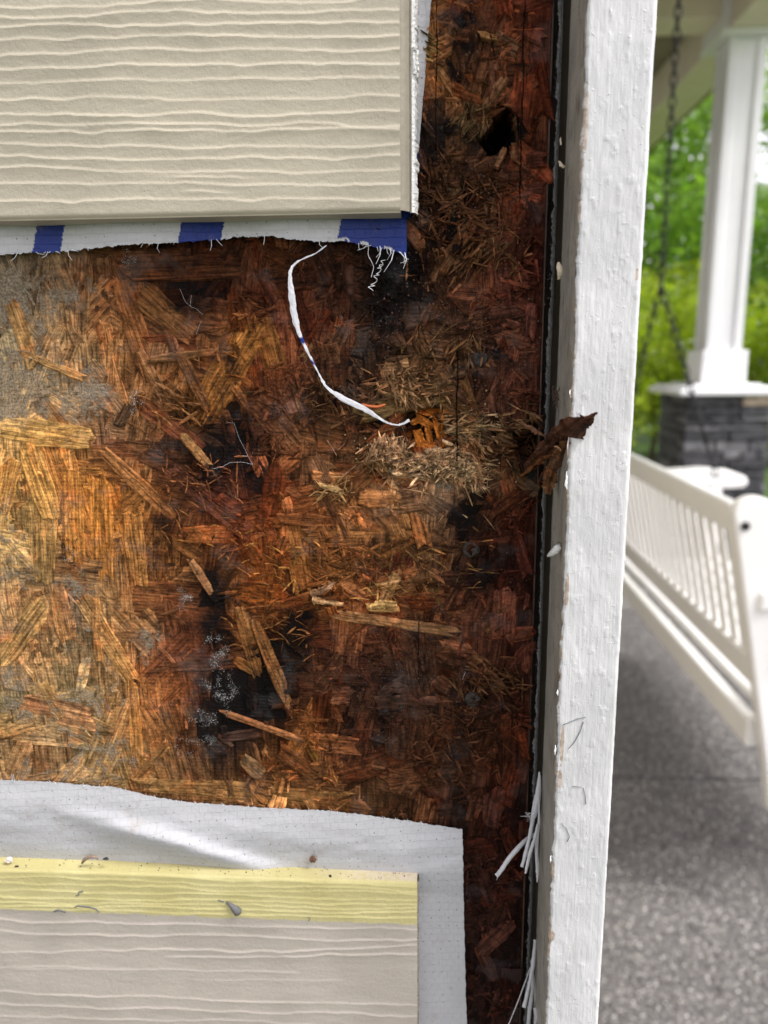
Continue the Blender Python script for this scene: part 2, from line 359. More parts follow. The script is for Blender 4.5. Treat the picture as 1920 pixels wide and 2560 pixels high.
class Strands:
    def __init__(s): s.items = []
    def add(s, cx, cz, L, W, ang, y0, rows=6, cols=4, ts=0., tt=0., curl=0., jag=.12, mult=(1, 1, 1), stain=1., setcol=None, th=.0006, taper=.3, side=0., grey=1.):
        """cx, cz, L, W, y0 in metres; y0 = height proud of the board plane"""
        u = np.linspace(-1, 1, rows)[:, None]; v = np.linspace(-1, 1, cols)[None]
        wprof = 1-taper*np.abs(u)**3*rng.uniform(.2, 1)+(rng.random((rows, 1))-.5)*.16
        sx = u*L/2+(np.abs(u) > .99)*(rng.random((rows, cols))-.5)*jag*L+np.zeros((rows, cols))
        sy = v*W/2*wprof+(rng.random((rows, cols))-.5)*.06*W+side*W*(u**2)
        yy = y0+ts*u+tt*v+curl*(u**2)+(rng.random((rows, cols))-.5)*.00012
        ca, sa = math.cos(ang), math.sin(ang)
        X = cx+sx*ca-sy*sa; Z = cz+sx*sa+sy*ca
        ring = [(0, j) for j in range(cols)]+[(i, cols-1) for i in range(1, rows)]+[(rows-1, j) for j in range(cols-2, -1, -1)]+[(i, 0) for i in range(rows-2, 0, -1)]
        F = [(i*cols+j, i*cols+j+1, (i+1)*cols+j+1, (i+1)*cols+j) for i in range(rows-1) for j in range(cols-1)]
        b = rows*cols; n = len(ring)
        F += [(ring[k][0]*cols+ring[k][1], b+k, b+(k+1) % n, ring[(k+1) % n][0]*cols+ring[(k+1) % n][1]) for k in range(n)]
        ri = [i*cols+j for i, j in ring]
        bx_ = min(1.6, 1+.0009/W); bl_ = 1+.0009/L; s2, t2 = sx.ravel()[ri]*bl_, sy.ravel()[ri]*bx_
        XX = np.r_[X.ravel(), cx+s2*ca-t2*sa]; ZZ = np.r_[Z.ravel(), cz+s2*sa+t2*ca]; YY = np.r_[yy.ravel(), yy.ravel()[ri]-th]
        ox, oy = rng.uniform(0, 500, 2)
        G = np.c_[np.r_[sx.ravel(), sx.ravel()[ri]]*1000+ox, np.r_[sy.ravel(), sy.ravel()[ri]]*1000+oy, np.zeros(len(XX))]
        s.items.append((XX, YY, ZZ, F, G, mult, stain, setcol, grey))
    def prepare(s):
        XX = np.concatenate([i[0] for i in s.items]); ZZ = np.concatenate([i[2] for i in s.items])
        ctr = np.array([(i[0].mean(), i[2].mean()) for i in s.items]); n = [len(i[0]) for i in s.items]
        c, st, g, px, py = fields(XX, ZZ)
        cc = fields(ctr[:, 0], ctr[:, 1])[0]
        rc = recess(XX, ZZ); out = []; a = 0
        for k, it in enumerate(s.items):
            q = slice(a, a+n[k]); a += n[k]
            base = (it[7] if it[6] == 0 else it[7]*.6+c[q]*.4) if it[7] is not None else (.65*c[q]+.35*cc[k])
            colr = np.clip(base*np.array(it[5]), 0, .8)*np.ones((n[k], 3))
            out.append((np.c_[it[0], rc[q]-it[1], it[2]], it[3], dict(Col=colr, StainShade=st[q]*it[6], Grey=g[q]*it[8], GUV=it[4])))
        return out
def randang():
    r = random.random()
    if r < .45: return R(random.gauss(90, 16))
    if r < .62: return R(random.gauss(0, 12))
    return R(random.uniform(0, 180))
def randmult(k=.3):
    b = math.exp(random.gauss(0, k)); h = random.random(); u = min(1, k*2.6)
    m_ = (1, 1, 1)
    if h < .16: m_ = (.95, .68, .56)
    elif h < .4: m_ = (1.12, .99, .86)
    elif h < .55: m_ = (.9, .93, 1.05)
    return tuple(b*(1+(q-1)*u) for q in m_)
big = Strands()
# hand-placed strands: photo px end points, width px, colour (or None), height mm, ...
def px_strand(S_, x0, y0, x1, y1, w, col=None, h=.9, stain=.5, **k):
    a, b = U(x0, y0, 0), U(x1, y1, 0); L = math.hypot(b[0]-a[0], b[2]-a[2])
    S_.add((a[0]+b[0])/2, (a[2]+b[2])/2, L, w*.0001, math.atan2(b[2]-a[2], b[0]-a[0]), (h*.5-.12 if h < 1.45 else h*.75)*.001, stain=stain+(.45 if h < 1.45 else .05), setcol=None if col is None else lin(col), **k)
NS_HAND = [
 (355,733,480,838,62,(112,76,42),1.2,.4),(500,1050,640,800,78,(158,104,50),1.3,.45),(300,700,385,960,52,(120,74,40),.9,.6),(352,880,420,1010,22,(135,95,60),1.3,.3),
 (0,1068,232,1098,66,(190,148,82),1.1,.2),(70,1110,130,1290,60,(182,135,70),1.0,.3),(30,760,85,915,34,(165,120,66),1.0,.3),(60,880,210,945,16,(170,125,72),1.2,.3),
 (310,665,930,650,70,(78,46,25),1.0,.4),(355,1960,900,2000,44,(148,108,62),1.0,.25),(600,1520,645,1690,34,(150,104,58),1.4,.05),(640,1560,725,1765,26,(128,88,50),1.5,.05),(588,1650,640,1680,26,(140,96,50),1.2,.1),
 (835,1533,1130,1578,22,(160,118,76),1.6,.05),(610,1895,655,1935,40,(132,104,70),1.7,.1),(940,1535,1010,1385,60,(92,30,22),.8,.2),(960,1500,990,1440,24,(175,135,85),1.5,.05),(922,1515,992,1518,15,(196,156,96),1.9,0.),
 (945,1460,995,1450,9,(180,140,92),1.8,0.),(900,1035,1140,975,44,(118,98,60),1.8,.1),(985,1180,1060,1190,16,(190,150,108),2.0,0.),(800,1210,850,1225,10,(205,168,112),2.0,0.),(1110,1000,1190,1060,30,(110,80,48),1.6,.1),
 (1155,950,1190,1060,22,(120,86,50),1.7,.1),(1110,930,1165,1010,30,(92,64,42),1.5,.2),(1140,840,1148,1170,18,(52,34,24),1.2,.2),(1120,1150,1190,1190,26,(150,118,84),1.8,0.),(1170,1180,1205,1225,20,(150,116,86),2.0,0.),
 (460,1090,520,1160,16,(150,110,66),1.5,.1),(350,1010,500,1120,40,(125,70,45),1.0,.3),(420,1170,620,1330,44,(95,55,42),1.1,.4),(380,900,540,880,14,(140,100,62),1.5,.1),(450,880,520,1020,22,(120,80,50),1.6,.2),
 (545,1240,690,1330,34,(120,62,40),1.1,.3),(1225,296,1250,345,10,(100,74,50),1.6,0.),(1280,296,1288,400,13,(112,80,54),1.7,0.),(1240,420,1262,372,9,(140,100,70),1.9,0.),(1200,395,1222,350,12,(70,46,34),1.6,.2),(1210,330,1232,300,14,(86,66,46),1.5,.1),(1290,1220,1260,1080,40,(98,78,48),1.2,.2),(1160,1120,1340,1230,46,(88,68,44),1.1,.3),(1080,700,1180,560,26,(110,78,52),1.5,.2),(1010,560,1060,620,24,(112,70,44),1.5,.2),
 (1090,150,1150,240,30,(128,92,56),1.2,.2),(1215,265,1260,200,16,(122,90,62),1.7,.1),(1045,110,1110,150,14,(172,138,84),1.6,.1),(1190,90,1240,100,12,(150,110,66),1.7,.1),(1290,130,1240,100,30,(120,92,66),1.2,.2),
 (1135,260,1140,410,32,(120,88,50),1.2,.1),(1125,60,1125,330,44,(128,84,46),.9,.2),(1065,20,1085,300,50,(140,92,50),.9,.15),(1220,500,1235,640,24,(100,76,50),1.2,.2),(1120,420,1150,560,34,(98,74,48),1.2,.2),
 (720,1290,760,1480,50,(136,88,44),.9,.2),(850,1180,890,1420,56,(140,92,50),1.0,.1),(960,1200,1000,1330,60,(132,92,52),1.1,.1),(760,1340,1040,1345,44,(125,84,46),.9,.1),(1050,1350,1080,1520,44,(112,84,48),1.0,.1),
 (140,1460,170,1600,50,(172,114,60),.9,.1),(210,1500,330,1700,44,(165,120,66),.9,.2),(0,1655,110,1500,60,(150,120,70),.9,.2),(330,1700,345,1900,30,(170,115,58),1.0,.1),(60,1760,230,1800,70,(158,104,70),.8,.1),
 (240,1500,250,1660,26,(160,105,50),1.0,.1),(380,1820,420,1960,44,(140,95,52),.9,.2),(340,1950,420,1860,24,(150,106,62),1.1,.1),(560,1780,760,1850,14,(150,100,62),1.5,.1),(760,1830,830,1950,30,(140,98,44),1.,.2),
 (790,1760,700,1960,44,(136,84,40),.9,.2),(1190,1740,1230,1660,26,(118,84,52),1.2,.1),(1140,1600,1250,1720,30,(110,76,46),1.1,.2),(1220,1580,1270,1520,24,(112,78,50),1.3,.1),(480,1400,530,1480,14,(140,100,66),1.5,.1),
 (260,1130,430,1290,36,(140,92,52),.9,.3),(560,1060,600,1250,44,(84,46,32),.9,.4),(690,740,720,960,40,(112,62,40),.9,.2),(655,800,690,930,56,(128,84,40),1.,.15),(610,780,640,1000,46,(84,42,30),.9,.3),(760,900,860,800,30,(112,84,54),1.1,.2),
 (330,1280,350,1470,46,(158,108,56),.9,.1),(180,1180,190,1400,50,(168,112,52),.9,.1),(250,1200,260,1440,56,(164,106,46),.8,.1),(100,1230,110,1450,70,(160,125,72),.8,.1)]
for (x0, y0, x1, y1, w, c_, h, st_) in NS_HAND:
    px_strand(big, x0, y0, x1, y1, w, c_, h, st_, tt=random.uniform(-.2, .2)*.001, ts=random.uniform(-.25, .25)*.001, curl=random.uniform(-.1, .2)*.001, grey=.35)
NBIG = 300
tries = 0
while len(big.items) < NBIG:
    px, py = random.uniform(-30, 1345), random.uniform(-60, 2600)
    if py < 520 and px < 1020: continue
    if py > 2040 and px < 1150: continue
    w = U(px, py, 0)
    rf = float(rough_field(np.array(px), np.array(py)))
    L = random.uniform(.014, .044)*(1-.2*rf); Wd = random.uniform(.005, .0125)*(1-.15*rf)
    ang = randang()
    ext = abs(math.cos(ang))*L/2+abs(math.sin(ang))*Wd/2
    if w[0]+ext > XR-.0002: continue
    if any(math.hypot(w[0]-h[0][0], w[2]-h[0][2]) < h[1]+L*.5 for h in HOLES): continue
    big.add(w[0], w[2], L, Wd, ang, random.uniform(0, .14+.28*rf)*.001, ts=random.gauss(0, .05+.08*rf)*.001, tt=random.gauss(0, .04+.07*rf)*.001, mult=randmult(.1+.16*rf), jag=.14, th=.0003+.0003*rf, stain=random.uniform(.75, 1.15))
shared_F = {}
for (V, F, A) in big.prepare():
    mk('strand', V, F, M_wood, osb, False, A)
# mid-size strands, too many to pick apart
def joined(name, ST_, parent, mat=None, kind='stuff'):
    Vs, Fs, A = [], [], {}; b = 0
    for (V, F, a) in ST_.prepare():
        Vs.append(V); Fs += [tuple(i+b for i in f) for f in F]; b += len(V)
        for k, v in a.items(): A.setdefault(k, []).append(v)
    o = mk(name, np.concatenate(Vs), Fs, mat or M_wood, parent, False, {k: np.concatenate(v) for k, v in A.items()})
    if kind: o['kind'] = kind
    return o
def sample(n, fn, accept):
    k = 0
    while k < n:
        px, py = random.uniform(-30, 1345), random.uniform(-60, 2600)
        if (py < 520 and px < 1020) or (py > 2040 and px < 1160): continue
        rf = float(rough_field(np.array(px), np.array(py)))
        if random.random() > accept(px, py, rf): continue
        w = U(px, py, 0)
        if w[0] > XR-.0006: continue
        k += 1; fn(px, py, w, rf)
mid = Strands()
def fmid(px, py, w, rf):
    L = random.uniform(.003, .013); Wd = L*random.uniform(.2, .5)
    ang = randang()
    if w[0]+abs(math.cos(ang))*L/2 > XR: return
    mid.add(w[0], w[2], L, Wd, ang, random.uniform(.0, .35+.45*rf)*.001, 4, 3, ts=random.gauss(0, .25*rf+.05)*.001, tt=random.gauss(0, .15)*.001, curl=random.uniform(-.1, .35)*.001*rf, jag=.3, mult=randmult(.38), stain=random.uniform(.5, 1.1), th=.0004)
sample(620, fmid, lambda x, y, r: .04+.96*r)
joined('broken_strands', mid, osb)
spl = Strands()
def fspl(px, py, w, rf):
    t = random.random(); L = .0008+.006*t**2.2; Wd = random.uniform(.00012, .00045)*(1+t)
    ang = R(random.uniform(0, 180)) if random.random() < .6 else R(random.gauss(0, 22))
    if w[0]+abs(math.cos(ang))*L/2 > XR+.0005: return
    b = random.uniform(.7, 1.7)
    if vn(px*.016, py*.016, 91) < .66: return
    spl.add(w[0], w[2], L, Wd, ang, random.uniform(.3, .95)*.001, 3, 2, ts=random.gauss(0, .4)*.001, curl=random.uniform(-.1, .5)*.001, jag=.2, mult=(b, b*.97, b*.93), stain=.85, th=.00015, taper=.9)
sample(6500, fspl, lambda x, y, r: .03+.97*r**1.4)
# torn pale fibres round the rotten pocket
def fray(px, py, n, spread, L0, L1, col, w0=.0002, hgt=1.6, dirs=None, Sx=None):
    for _ in range(int(n*.6)):
        x, y = random.gauss(px, spread), random.gauss(py, spread*.6); w = U(x, y, 0)
        a = R(random.choice((random.uniform(0, 180), random.gauss(5, 30)))) if dirs is None else R(random.gauss(*dirs))
        L = (L0+(L1-L0)*random.random()**1.2)*.0011; k = random.uniform(.3, 1.1)
        if w[0]+abs(math.cos(a))*L/2 > XR+.001: continue
        (Sx or spl).add(w[0], w[2], L, w0*random.choice((.6, .9, 1.2, 1.7)), a+random.gauss(0, .3), hgt*.001*random.uniform(.3, .9), 4, 2, ts=random.gauss(0, .6)*.001, curl=random.uniform(0, .8)*.001, mult=(k, k, k), setcol=lin(col), stain=0, grey=0, th=.0002, taper=1., jag=.3)
for q_ in range(9):
    fray(960+q_*26, 1122+q_*7, 150, 13, 1, 4.5, (214-q_*2, 168, 124), .00035, 2.8, (random.choice((8, -20, 30, 75)), 28))
fray(1060, 1146, 260, 40, 1, 3.5, (222, 184, 138), .00035, 3.0, (12, 22)); fray(1150, 1180, 90, 18, 1.5, 4, (214, 174, 130), .00035, 3., (-50, 20)); fray(1170, 1070, 130, 16, 1, 3.5, (190, 158, 112), .0003, 2.4, (10, 18)); fray(1180, 1120, 90, 20, 1.5, 4, (176, 138, 96), .0003, 2.6, (-60, 24)); fray(955, 1160, 60, 20, 1.5, 4, (170, 130, 84), .0003, 2.4, (-50, 24))
fray(1130, 1170, 120, 60, 1, 5, (205, 172, 128)); fray(1020, 1150, 200, 60, 1, 4.5, (186, 142, 104)); fray(1180, 1200, 60, 22, 2, 5, (190, 155, 115), .0003, 2, (-65, 15))
fray(1000, 970, 110, 26, 2, 6, (172, 132, 92), .00035, 2.6, (-70, 24)); fray(1045, 975, 60, 40, 2, 6, (150, 112, 76), .0003, 2.6, (12, 12)); fray(1040, 990, 80, 35, 1.5, 5, (166, 130, 92), .0003, 1.9, (-75, 22)); fray(985, 960, 60, 30, 2, 6, (148, 108, 74), .0003, 1.8, (35, 16)); fray(1170, 1060, 150, 40, 1, 4, (168, 140, 104), .00025, 1.4, (0, 16))
fray(1310, 1060, 90, 34, 2, 5, (140, 104, 72), .0003, 1.8, (-20, 24)); fray(1290, 1130, 90, 30, 2, 6, (96, 66, 44), .0003, 1.6); fray(1120, 880, 90, 50, 2, 6, (120, 90, 60), .0003, 1.5, (60, 30))
fray(1100, 1400, 70, 60, 1, 4, (150, 110, 66)); fray(830, 1220, 60, 30, 1.5, 4, (178, 138, 88)); fray(960, 1480, 60, 26, 1, 4, (178, 132, 76)); fray(720, 1400, 60, 50, 1, 3, (170, 118, 60)); fray(560, 1340, 60, 50, 1, 3, (150, 100, 52))
fray(1180, 640, 160, 60, 2, 7, (118, 82, 54), .0003, 1.4, (55, 30)); fray(1130, 540, 120, 60, 1.5, 6, (108, 72, 48), .0003, 1.4); fray(1060, 480, 100, 50, 2, 7, (104, 70, 46), .0003, 1.4, (-50, 24)); fray(1240, 460, 60, 40, 1, 5, (112, 76, 52))
fray(1180, 300, 70, 30, 2, 5, (116, 92, 60), .0003, 1.2, (80, 12)); fray(1060, 120, 60, 26, 2, 6, (170, 136, 84), .0003, 1.3, (-30, 14)); fray(700, 1560, 80, 60, 1, 4, (130, 88, 50)); fray(1230, 1700, 120, 50, 1.5, 6, (104, 72, 46), .0003, 1.3, (-30, 24))
fray(1150, 1850, 140, 80, 1, 5, (86, 56, 36)); fray(420, 1000, 80, 60, 1.5, 5, (140, 96, 58), .0003, 1.3, (-40, 30)); fray(520, 1200, 80, 60, 1, 4, (120, 76, 46)); fray(800, 1000, 100, 60, 1, 4, (108, 78, 50))
joined('torn_splinters', spl, osb)
# orange fibres inside the pocket
orf = Strands()
for (x0, y0, x1, y1, w) in ((1040,1045,1078,1068,12),(1060,1022,1100,1030,9),(1085,1040,1106,1110,10),(1098,1030,1112,1100,8),(1068,1075,1076,1105,10),(1100,1060,1108,1120,8),(1045,1112,1085,1122,14),(1025,1105,1045,1118,9),(1052,1030,1085,1040,9),(1115,1020,1105,1050,8),(1030,1060,1050,1050,10),(1075,1128,1110,1118,10),(1095,1080,1105,1120,9),(1042,1080,1052,1110,14)):
    px_strand(orf, x0, y0, x1, y1, w, (206, 122, 44), random.uniform(.4, 1.4), 0, grey=0, ts=random.gauss(0, .7)*.001, curl=.0005, th=.0008, taper=.6, jag=.2)
# they sit inside the pocket, on its slopes
OI = orf.prepare()
for (V, F, A) in OI:
    V[:, 1] = np.minimum(V[:, 1], .003+rng.random()*.002); A['StainShade'][:] = 0; mk('orange_fibre', V, F, M_wood, osb, False, A)

# wet glints painted as white crumbs, pale mildew crumbs and dust
def crumbs(name, pts, parent, mat, kind='stuff'):
    """pts: x,y,z,r rows; low octahedra squashed at random"""
    O = np.array([(1, 0, 0), (-1, 0, 0), (0, 1, 0), (0, -1, 0), (0, 0, 1), (0, 0, -1)], float)
    FO = np.array([(0, 2, 4), (2, 1, 4), (1, 3, 4), (3, 0, 4), (2, 0, 5), (1, 2, 5), (3, 1, 5), (0, 3, 5)])
    n = len(pts); V = O[None]*pts[:, None, 3:4]*rng.uniform(.45, 1.4, (n, 6, 1)); a = rng.uniform(0, 6.28, n)
    x = V[..., 0]*np.cos(a)[:, None]-V[..., 2]*np.sin(a)[:, None]; z = V[..., 0]*np.sin(a)[:, None]+V[..., 2]*np.cos(a)[:, None]
    V = np.stack([x, V[..., 1], z], -1)+pts[:, None, :3]
    F = (FO[None]+np.arange(n)[:, None, None]*6).reshape(-1, 3)
    o = mk(name, V.reshape(-1, 3), F, mat, parent)
    if kind: o['kind'] = kind
    return o
def crumbcloud(px, py, sx, sy, n, s, ro=0):
    r_ = []
    for _ in range(n):
        a, b_ = random.gauss(0, sx), random.gauss(0, sy); x = px+a*math.cos(R(ro))-b_*math.sin(R(ro)); y = py+a*math.sin(R(ro))+b_*math.cos(R(ro)); w = U(x, y, 0)
        if w[0] > XR: continue
        r_.append((w[0], float(recess(np.array([w[0]]), np.array([w[2]]))[0])-random.uniform(.0005, .0016), w[2], s*random.uniform(.3, 1.5)*.0001))
    return np.array(r_)
crumbs('crumbled_wood', np.concatenate([crumbcloud(1060, 1142, 70, 13, 700, 2.0, 12), crumbcloud(1120, 1160, 34, 15, 300, 2.2), crumbcloud(1175, 1080, 16, 40, 200, 1.8), crumbcloud(960, 1130, 30, 18, 120, 2.2)]), osb, plain('crumbled_pale_wood', (.40, .26, .14), .85, .0003, 2500, .45, 900))
crumbs('crumbled_brown_wood', np.concatenate([crumbcloud(1150, 880, 160, 160, 900, 2.2), crumbcloud(1200, 500, 80, 200, 500, 2.2), crumbcloud(1050, 1500, 200, 200, 500, 1.8)]), osb, plain('crumbled_brown_wood', (.07, .036, .02), .8, .0003, 2500, .6, 900))
M_crumb = plain('white_glint_mildew', (.36, .36, .34), .3, spec=.8)  # white colour stands in for wet glints, besides mildew and dust
M_dark = plain('dark_dirt', (.018, .014, .012), .5)
M_nail = plain('rusted_nail', (.022, .014, .010), .5, .0006, 1500, .6, 900, .4, 0.)
def cloud(T):
    r = []
    for (px, py, sx, sy, n, s) in T:
        cc_ = [(random.gauss(px, sx), random.gauss(py, sy)) for _ in range(max(3, n//9))]; tight = 5 if n < 200 and s > 1.15 else 60
        for _ in range(int(n*4)):
            q_ = random.choice(cc_); x, y = random.gauss(q_[0], tight), random.gauss(q_[1], tight); w = U(x, y, 0)
            rc = float(recess(np.array([w[0]]), np.array([w[2]]))[0])
            r.append((w[0], rc-random.uniform(.0008, .0013), w[2], s*(.12+.55*random.random()**2)*.0001))
    return np.array(r)
crumbs('glint_and_mildew_specks', cloud([(548,1640,16,30,130,1.7),(575,1740,16,18,120,1.6),(545,1700,14,14,60,1.5),(510,1800,22,20,110,1.5),(530,1850,18,24,60,1.4),(462,1492,9,12,70,1.7),(345,1010,11,12,60,1.8),(335,640,10,16,70,1.3),(178,1385,8,14,40,1.6),
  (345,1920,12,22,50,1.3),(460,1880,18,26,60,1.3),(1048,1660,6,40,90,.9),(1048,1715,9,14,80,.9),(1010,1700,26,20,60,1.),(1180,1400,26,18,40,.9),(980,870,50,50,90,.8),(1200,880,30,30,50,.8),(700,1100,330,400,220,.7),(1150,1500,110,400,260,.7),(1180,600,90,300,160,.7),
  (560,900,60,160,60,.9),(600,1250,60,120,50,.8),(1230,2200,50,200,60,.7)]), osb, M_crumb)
crumbs('dark_specks', cloud([(200,1300,150,350,160,1.5),(600,1200,200,400,200,1.5),(1200,800,100,500,220,1.6),(280,750,60,80,30,2.4),(1140,90,20,30,60,3.),(1150,320,20,20,60,3.2),(1115,100,14,12,40,3),(1165,1400,50,60,50,2)]), osb, M_dark)
def disc(px, py, r, name='nail_head', mat=None, hh=.0014, seg=22):
    c = U(px, py, 0); rc = float(recess(np.array([c[0]]), np.array([c[2]]))[0]); mb = MB(); V = []; F = []
    for i, (q, h) in enumerate(((1, 0), (1, .6), (.86, 1), (.5, .92), (0.01, .85))):
        for k in range(seg):
            a = 6.2832*k/seg; rr = r*q*(1+.07*math.sin(3*a+px))*random.uniform(.96, 1.04)
            V.append((c[0]+rr*math.cos(a), rc-h*hh-(random.random()-.5)*.0002, c[2]+rr*math.sin(a)))
    for i in range(4):
        for k in range(seg): F.append((i*seg+k, i*seg+(k+1) % seg, (i+1)*seg+(k+1) % seg, (i+1)*seg+k))
    return mk(name, V, F, mat or M_nail, osb, True)
disc(1177, 1371, .0022); disc(1181, 1746, .0021); disc(1200, 897, .0019)

random.seed(5); rng = np.random.default_rng(5)
# ------------------------------------------------------------------ fibre-cement siding planks
def plank_material(name, top=(.405, .37, .282), band=None):
    m, t, b = newmat(name); N = NB(t); p = N.pos()
    c = N.mix(N.mr(N.noise(p, .05, 4), .35, .65), tuple(x*.94 for x in top), tuple(x*1.05 for x in top))
    if band:
        sep = N.n('SeparateXYZ'); t.links.new(p, sep.inputs[0])
        bx = N.math('ADD', N.math('MULTIPLY', sep.outputs[0], band[1]), band[0])
        zz = N.math('ADD', sep.outputs[2], N.math('MULTIPLY', N.math('SUBTRACT', N.noise(p, .25, 3), .5), 1.6))
        f = N.mr(N.math('SUBTRACT', zz, bx), -.25, .25)
        yc = N.mix(N.mr(N.noise(p, .08, 4), .35, .65), (.42, .375, .165), (.48, .435, .21))
        # the primer rubs through towards the cut end
        c = N.mix(f, c, yc)
        pk = N.math('MULTIPLY', N.mr(sep.outputs[0], -38., -6.), N.mr(sep.outputs[2], band[2], band[2]+.8))
        c = N.mix(N.math('MULTIPLY', pk, N.mr(N.noise(p, .8, 4), .4, .55, .4, 1.)), c, (.55, .47, .40))
        dn = N.noise(p, .9, 6, .7)
        c = N.mix(N.math('MULTIPLY', N.mr(dn, .62, .72), .35), c, (.14, .11, .08))
    sp = N.noise(p, 2.2, 2, .5)
    c = N.mix(N.mr(sp, .76, .80), c, (.06, .05, .04))
    fine = N.noise(p, 3., 3, .6)
    c = N.mix(1., c, N.grey(N.mr(fine, .2, .8, .95, 1.05)), 'MULTIPLY')
    N.put(b.inputs['Base Color'], c); b.inputs['Roughness'].default_value = .55; b.inputs['Specular IOR Level'].default_value = .3
    h = N.math('ADD', N.math('MULTIPLY', fine, .5), N.math('MULTIPLY', N.noise(p, .9, 5, .6), 1.))
    N.put(b.inputs['Normal'], N.bump(h, .6, .00022))
    return m
def relief(X, Z, lines, seed, amp):
    """embossed wood figure: each line is (z at x=-.1, z at x=0, strength, x-from, x-to)"""
    H = (fbm(X*60, Z*220, seed+5)-.5)*.00022+(fbm(X*260, Z*600, seed+8)-.5)*.00005
    xmm = X*1000
    for i, (za, zb, s, xa, xb) in enumerate(lines):
        zc = za+(zb-za)*(X+.1)/.1+(fbm(X*38, X*0+i*.55, seed)-.5)*.0030*(1 if len(lines) > 0 else 0)+(fbm(X*150, X*0+i*2.1, seed+1)-.5)*.0007
        d = Z-zc
        pr = np.where(d > 0, np.exp(-(d/.00042)**2), np.exp(-np.abs(d)/.0016))
        mod = (.65+.7*vn(X*70, X*0+i*3.3, seed+2))*ss(xa, xa+8, xmm)*(1-ss(xb-8, xb, xmm))
        H = H+pr*s*amp*mod
    return H
def plank(name, x0, x1, z0, z1, yf, yb, lines, amp, mat, label, fx, fz, seed, parent=None, chamfer=.0016, lean=0., endx=None):
    """x1 right end; fx, fz: arrays of fine coordinates"""
    ro = empty(name, ((x0+x1)/2, yf, z0)); tag(ro, label, 'siding plank')
    gx, gz = np.meshgrid(fx, fz); X, Z = gx.ravel(), gz.ravel()
    Yf = yf+lean*(Z-z0)-relief(X, Z, lines, seed, amp)
    # eased edges
    eb = np.exp(-((Z-z0)/.0006)**2)*.0007+np.exp(-((z1-Z)/.0006)**2)*.0005
    Yf = Yf+eb
    V = np.c_[X, Yf, Z]; nr, nc = len(fz), len(fx)
    F = gridF(nr, nc).tolist(); b = len(V)
    ring = [j for j in range(nc)]+[i*nc+nc-1 for i in range(1, nr)]+[(nr-1)*nc+j for j in range(nc-2, -1, -1)]+[i*nc for i in range(nr-2, 0, -1)]
    Vb = V[ring].copy(); Vb[:, 1] = yb+lean*(Vb[:, 2]-z0); n = len(ring)
    F += [[ring[k], b+k, b+(k+1) % n, ring[(k+1) % n]] for k in range(n)]
    F.append([b+k for k in range(n)])
    mk('face', np.r_[V, Vb], F, mat, ro, False)
    return ro
yu = -.0088
zt = lambda py, px, Y: U(px, py, Y)[2]
LU = [(13,0),(48,32),(73,61),(106,91),(139,128),(172,163),(207,200),(246,244),(290,284),(316,313),(328,326),(358,371),(397,398),(428,431),(456,470),(498,505)]
lines_u = []
for (a, b_) in LU:
    za, zb = zt(a, 30, yu), zt(b_, 990, yu); lines_u.append((za, zb, random.uniform(.7, 1.1), -400, 60))
lines_u += [(zt(445, 30, yu)+.001, zt(445, 990, yu)-.001, .8, -60, -36), (zt(480, 30, yu), zt(488, 990, yu), .9, -58, -40)]
for k in range(12): lines_u.append((1.434+k*.005, 1.434+k*.005, 1, -400, 60))
xe_u = U(1000, 300, yu)[0]
zb_u = U(500, 541, yu)[2]
fx = np.r_[np.linspace(-.6, -.125, 20), np.arange(-.1235, xe_u, .00055), [xe_u]]; fz = np.r_[np.arange(zb_u, 1.4345, .00026), np.linspace(1.436, zb_u+.21, 24)]
M_pl = plank_material('cream_siding_paint')
up = plank('siding_plank', -.6, xe_u, zb_u, zb_u+.21, yu, -.0012, lines_u, .00027, M_pl, 'cream painted wood grain siding plank above the rotten patch, its right end torn and white', fx, fz, 11)
# rounded painted end and torn white caulk rim
def strip_x(name, prof, z0, z1, mat, parent, jit=0., dz=.0006, seed=0):
    """vertical strip: prof = list of (x, y); jit = raggedness of the last two columns"""
    zs = np.arange(z0, z1, dz); nr, nc = len(zs), len(prof); V = []
    for i, z in enumerate(zs):
        for j, (x, y) in enumerate(prof):
            q = jit*(j/(nc-1))**2
            V.append((x+(fbm(z*700, j*.7, seed)-.5)*2*q+(fbm(z*2400, j*.7, seed+3)-.5)*1.2*q, y+(fbm(z*900, j*1.3+9, seed)-.5)*q, z))
    return mk(name, V, gridF(nr, nc), mat, parent, False)
strip_x('painted_end', [(xe_u-.00005, yu+.0001), (xe_u+.0004, yu+.0002), (xe_u+.0012, yu+.0009), (xe_u+.0020, yu+.0022), (xe_u+.0023, yu+.0030)], zb_u+.0004, 1.45, plain('cream_edge_paint', (.285, .255, .195), .5, .0002, 700), up, .00012, .001)
M_caulk = plain('torn_white_caulk', (.74, .74, .70), .6, .0006, 1800, .08, 900)
strip_x('torn_caulk', [(xe_u+.0021, yu+.0026), (xe_u+.0025, yu+.0018), (xe_u+.0031, yu+.0022), (xe_u+.0036, yu+.0040), (xe_u+.0036, yu+.0066)], zb_u+.0002, 1.45, M_caulk, up, .0009, .0003, 5)
mb = MB(); c_ = U(1037, 160, yu+.002)
for k in range(9): mb.tube([(c_[0]+random.uniform(-.0004, .0006), c_[1]+random.uniform(-.0004, .0003), c_[2]+random.uniform(-.002, .003)) for _ in range(3)], [.0002, .0005, .0002], 5)
mb.build('caulk_lump', M_caulk, up)

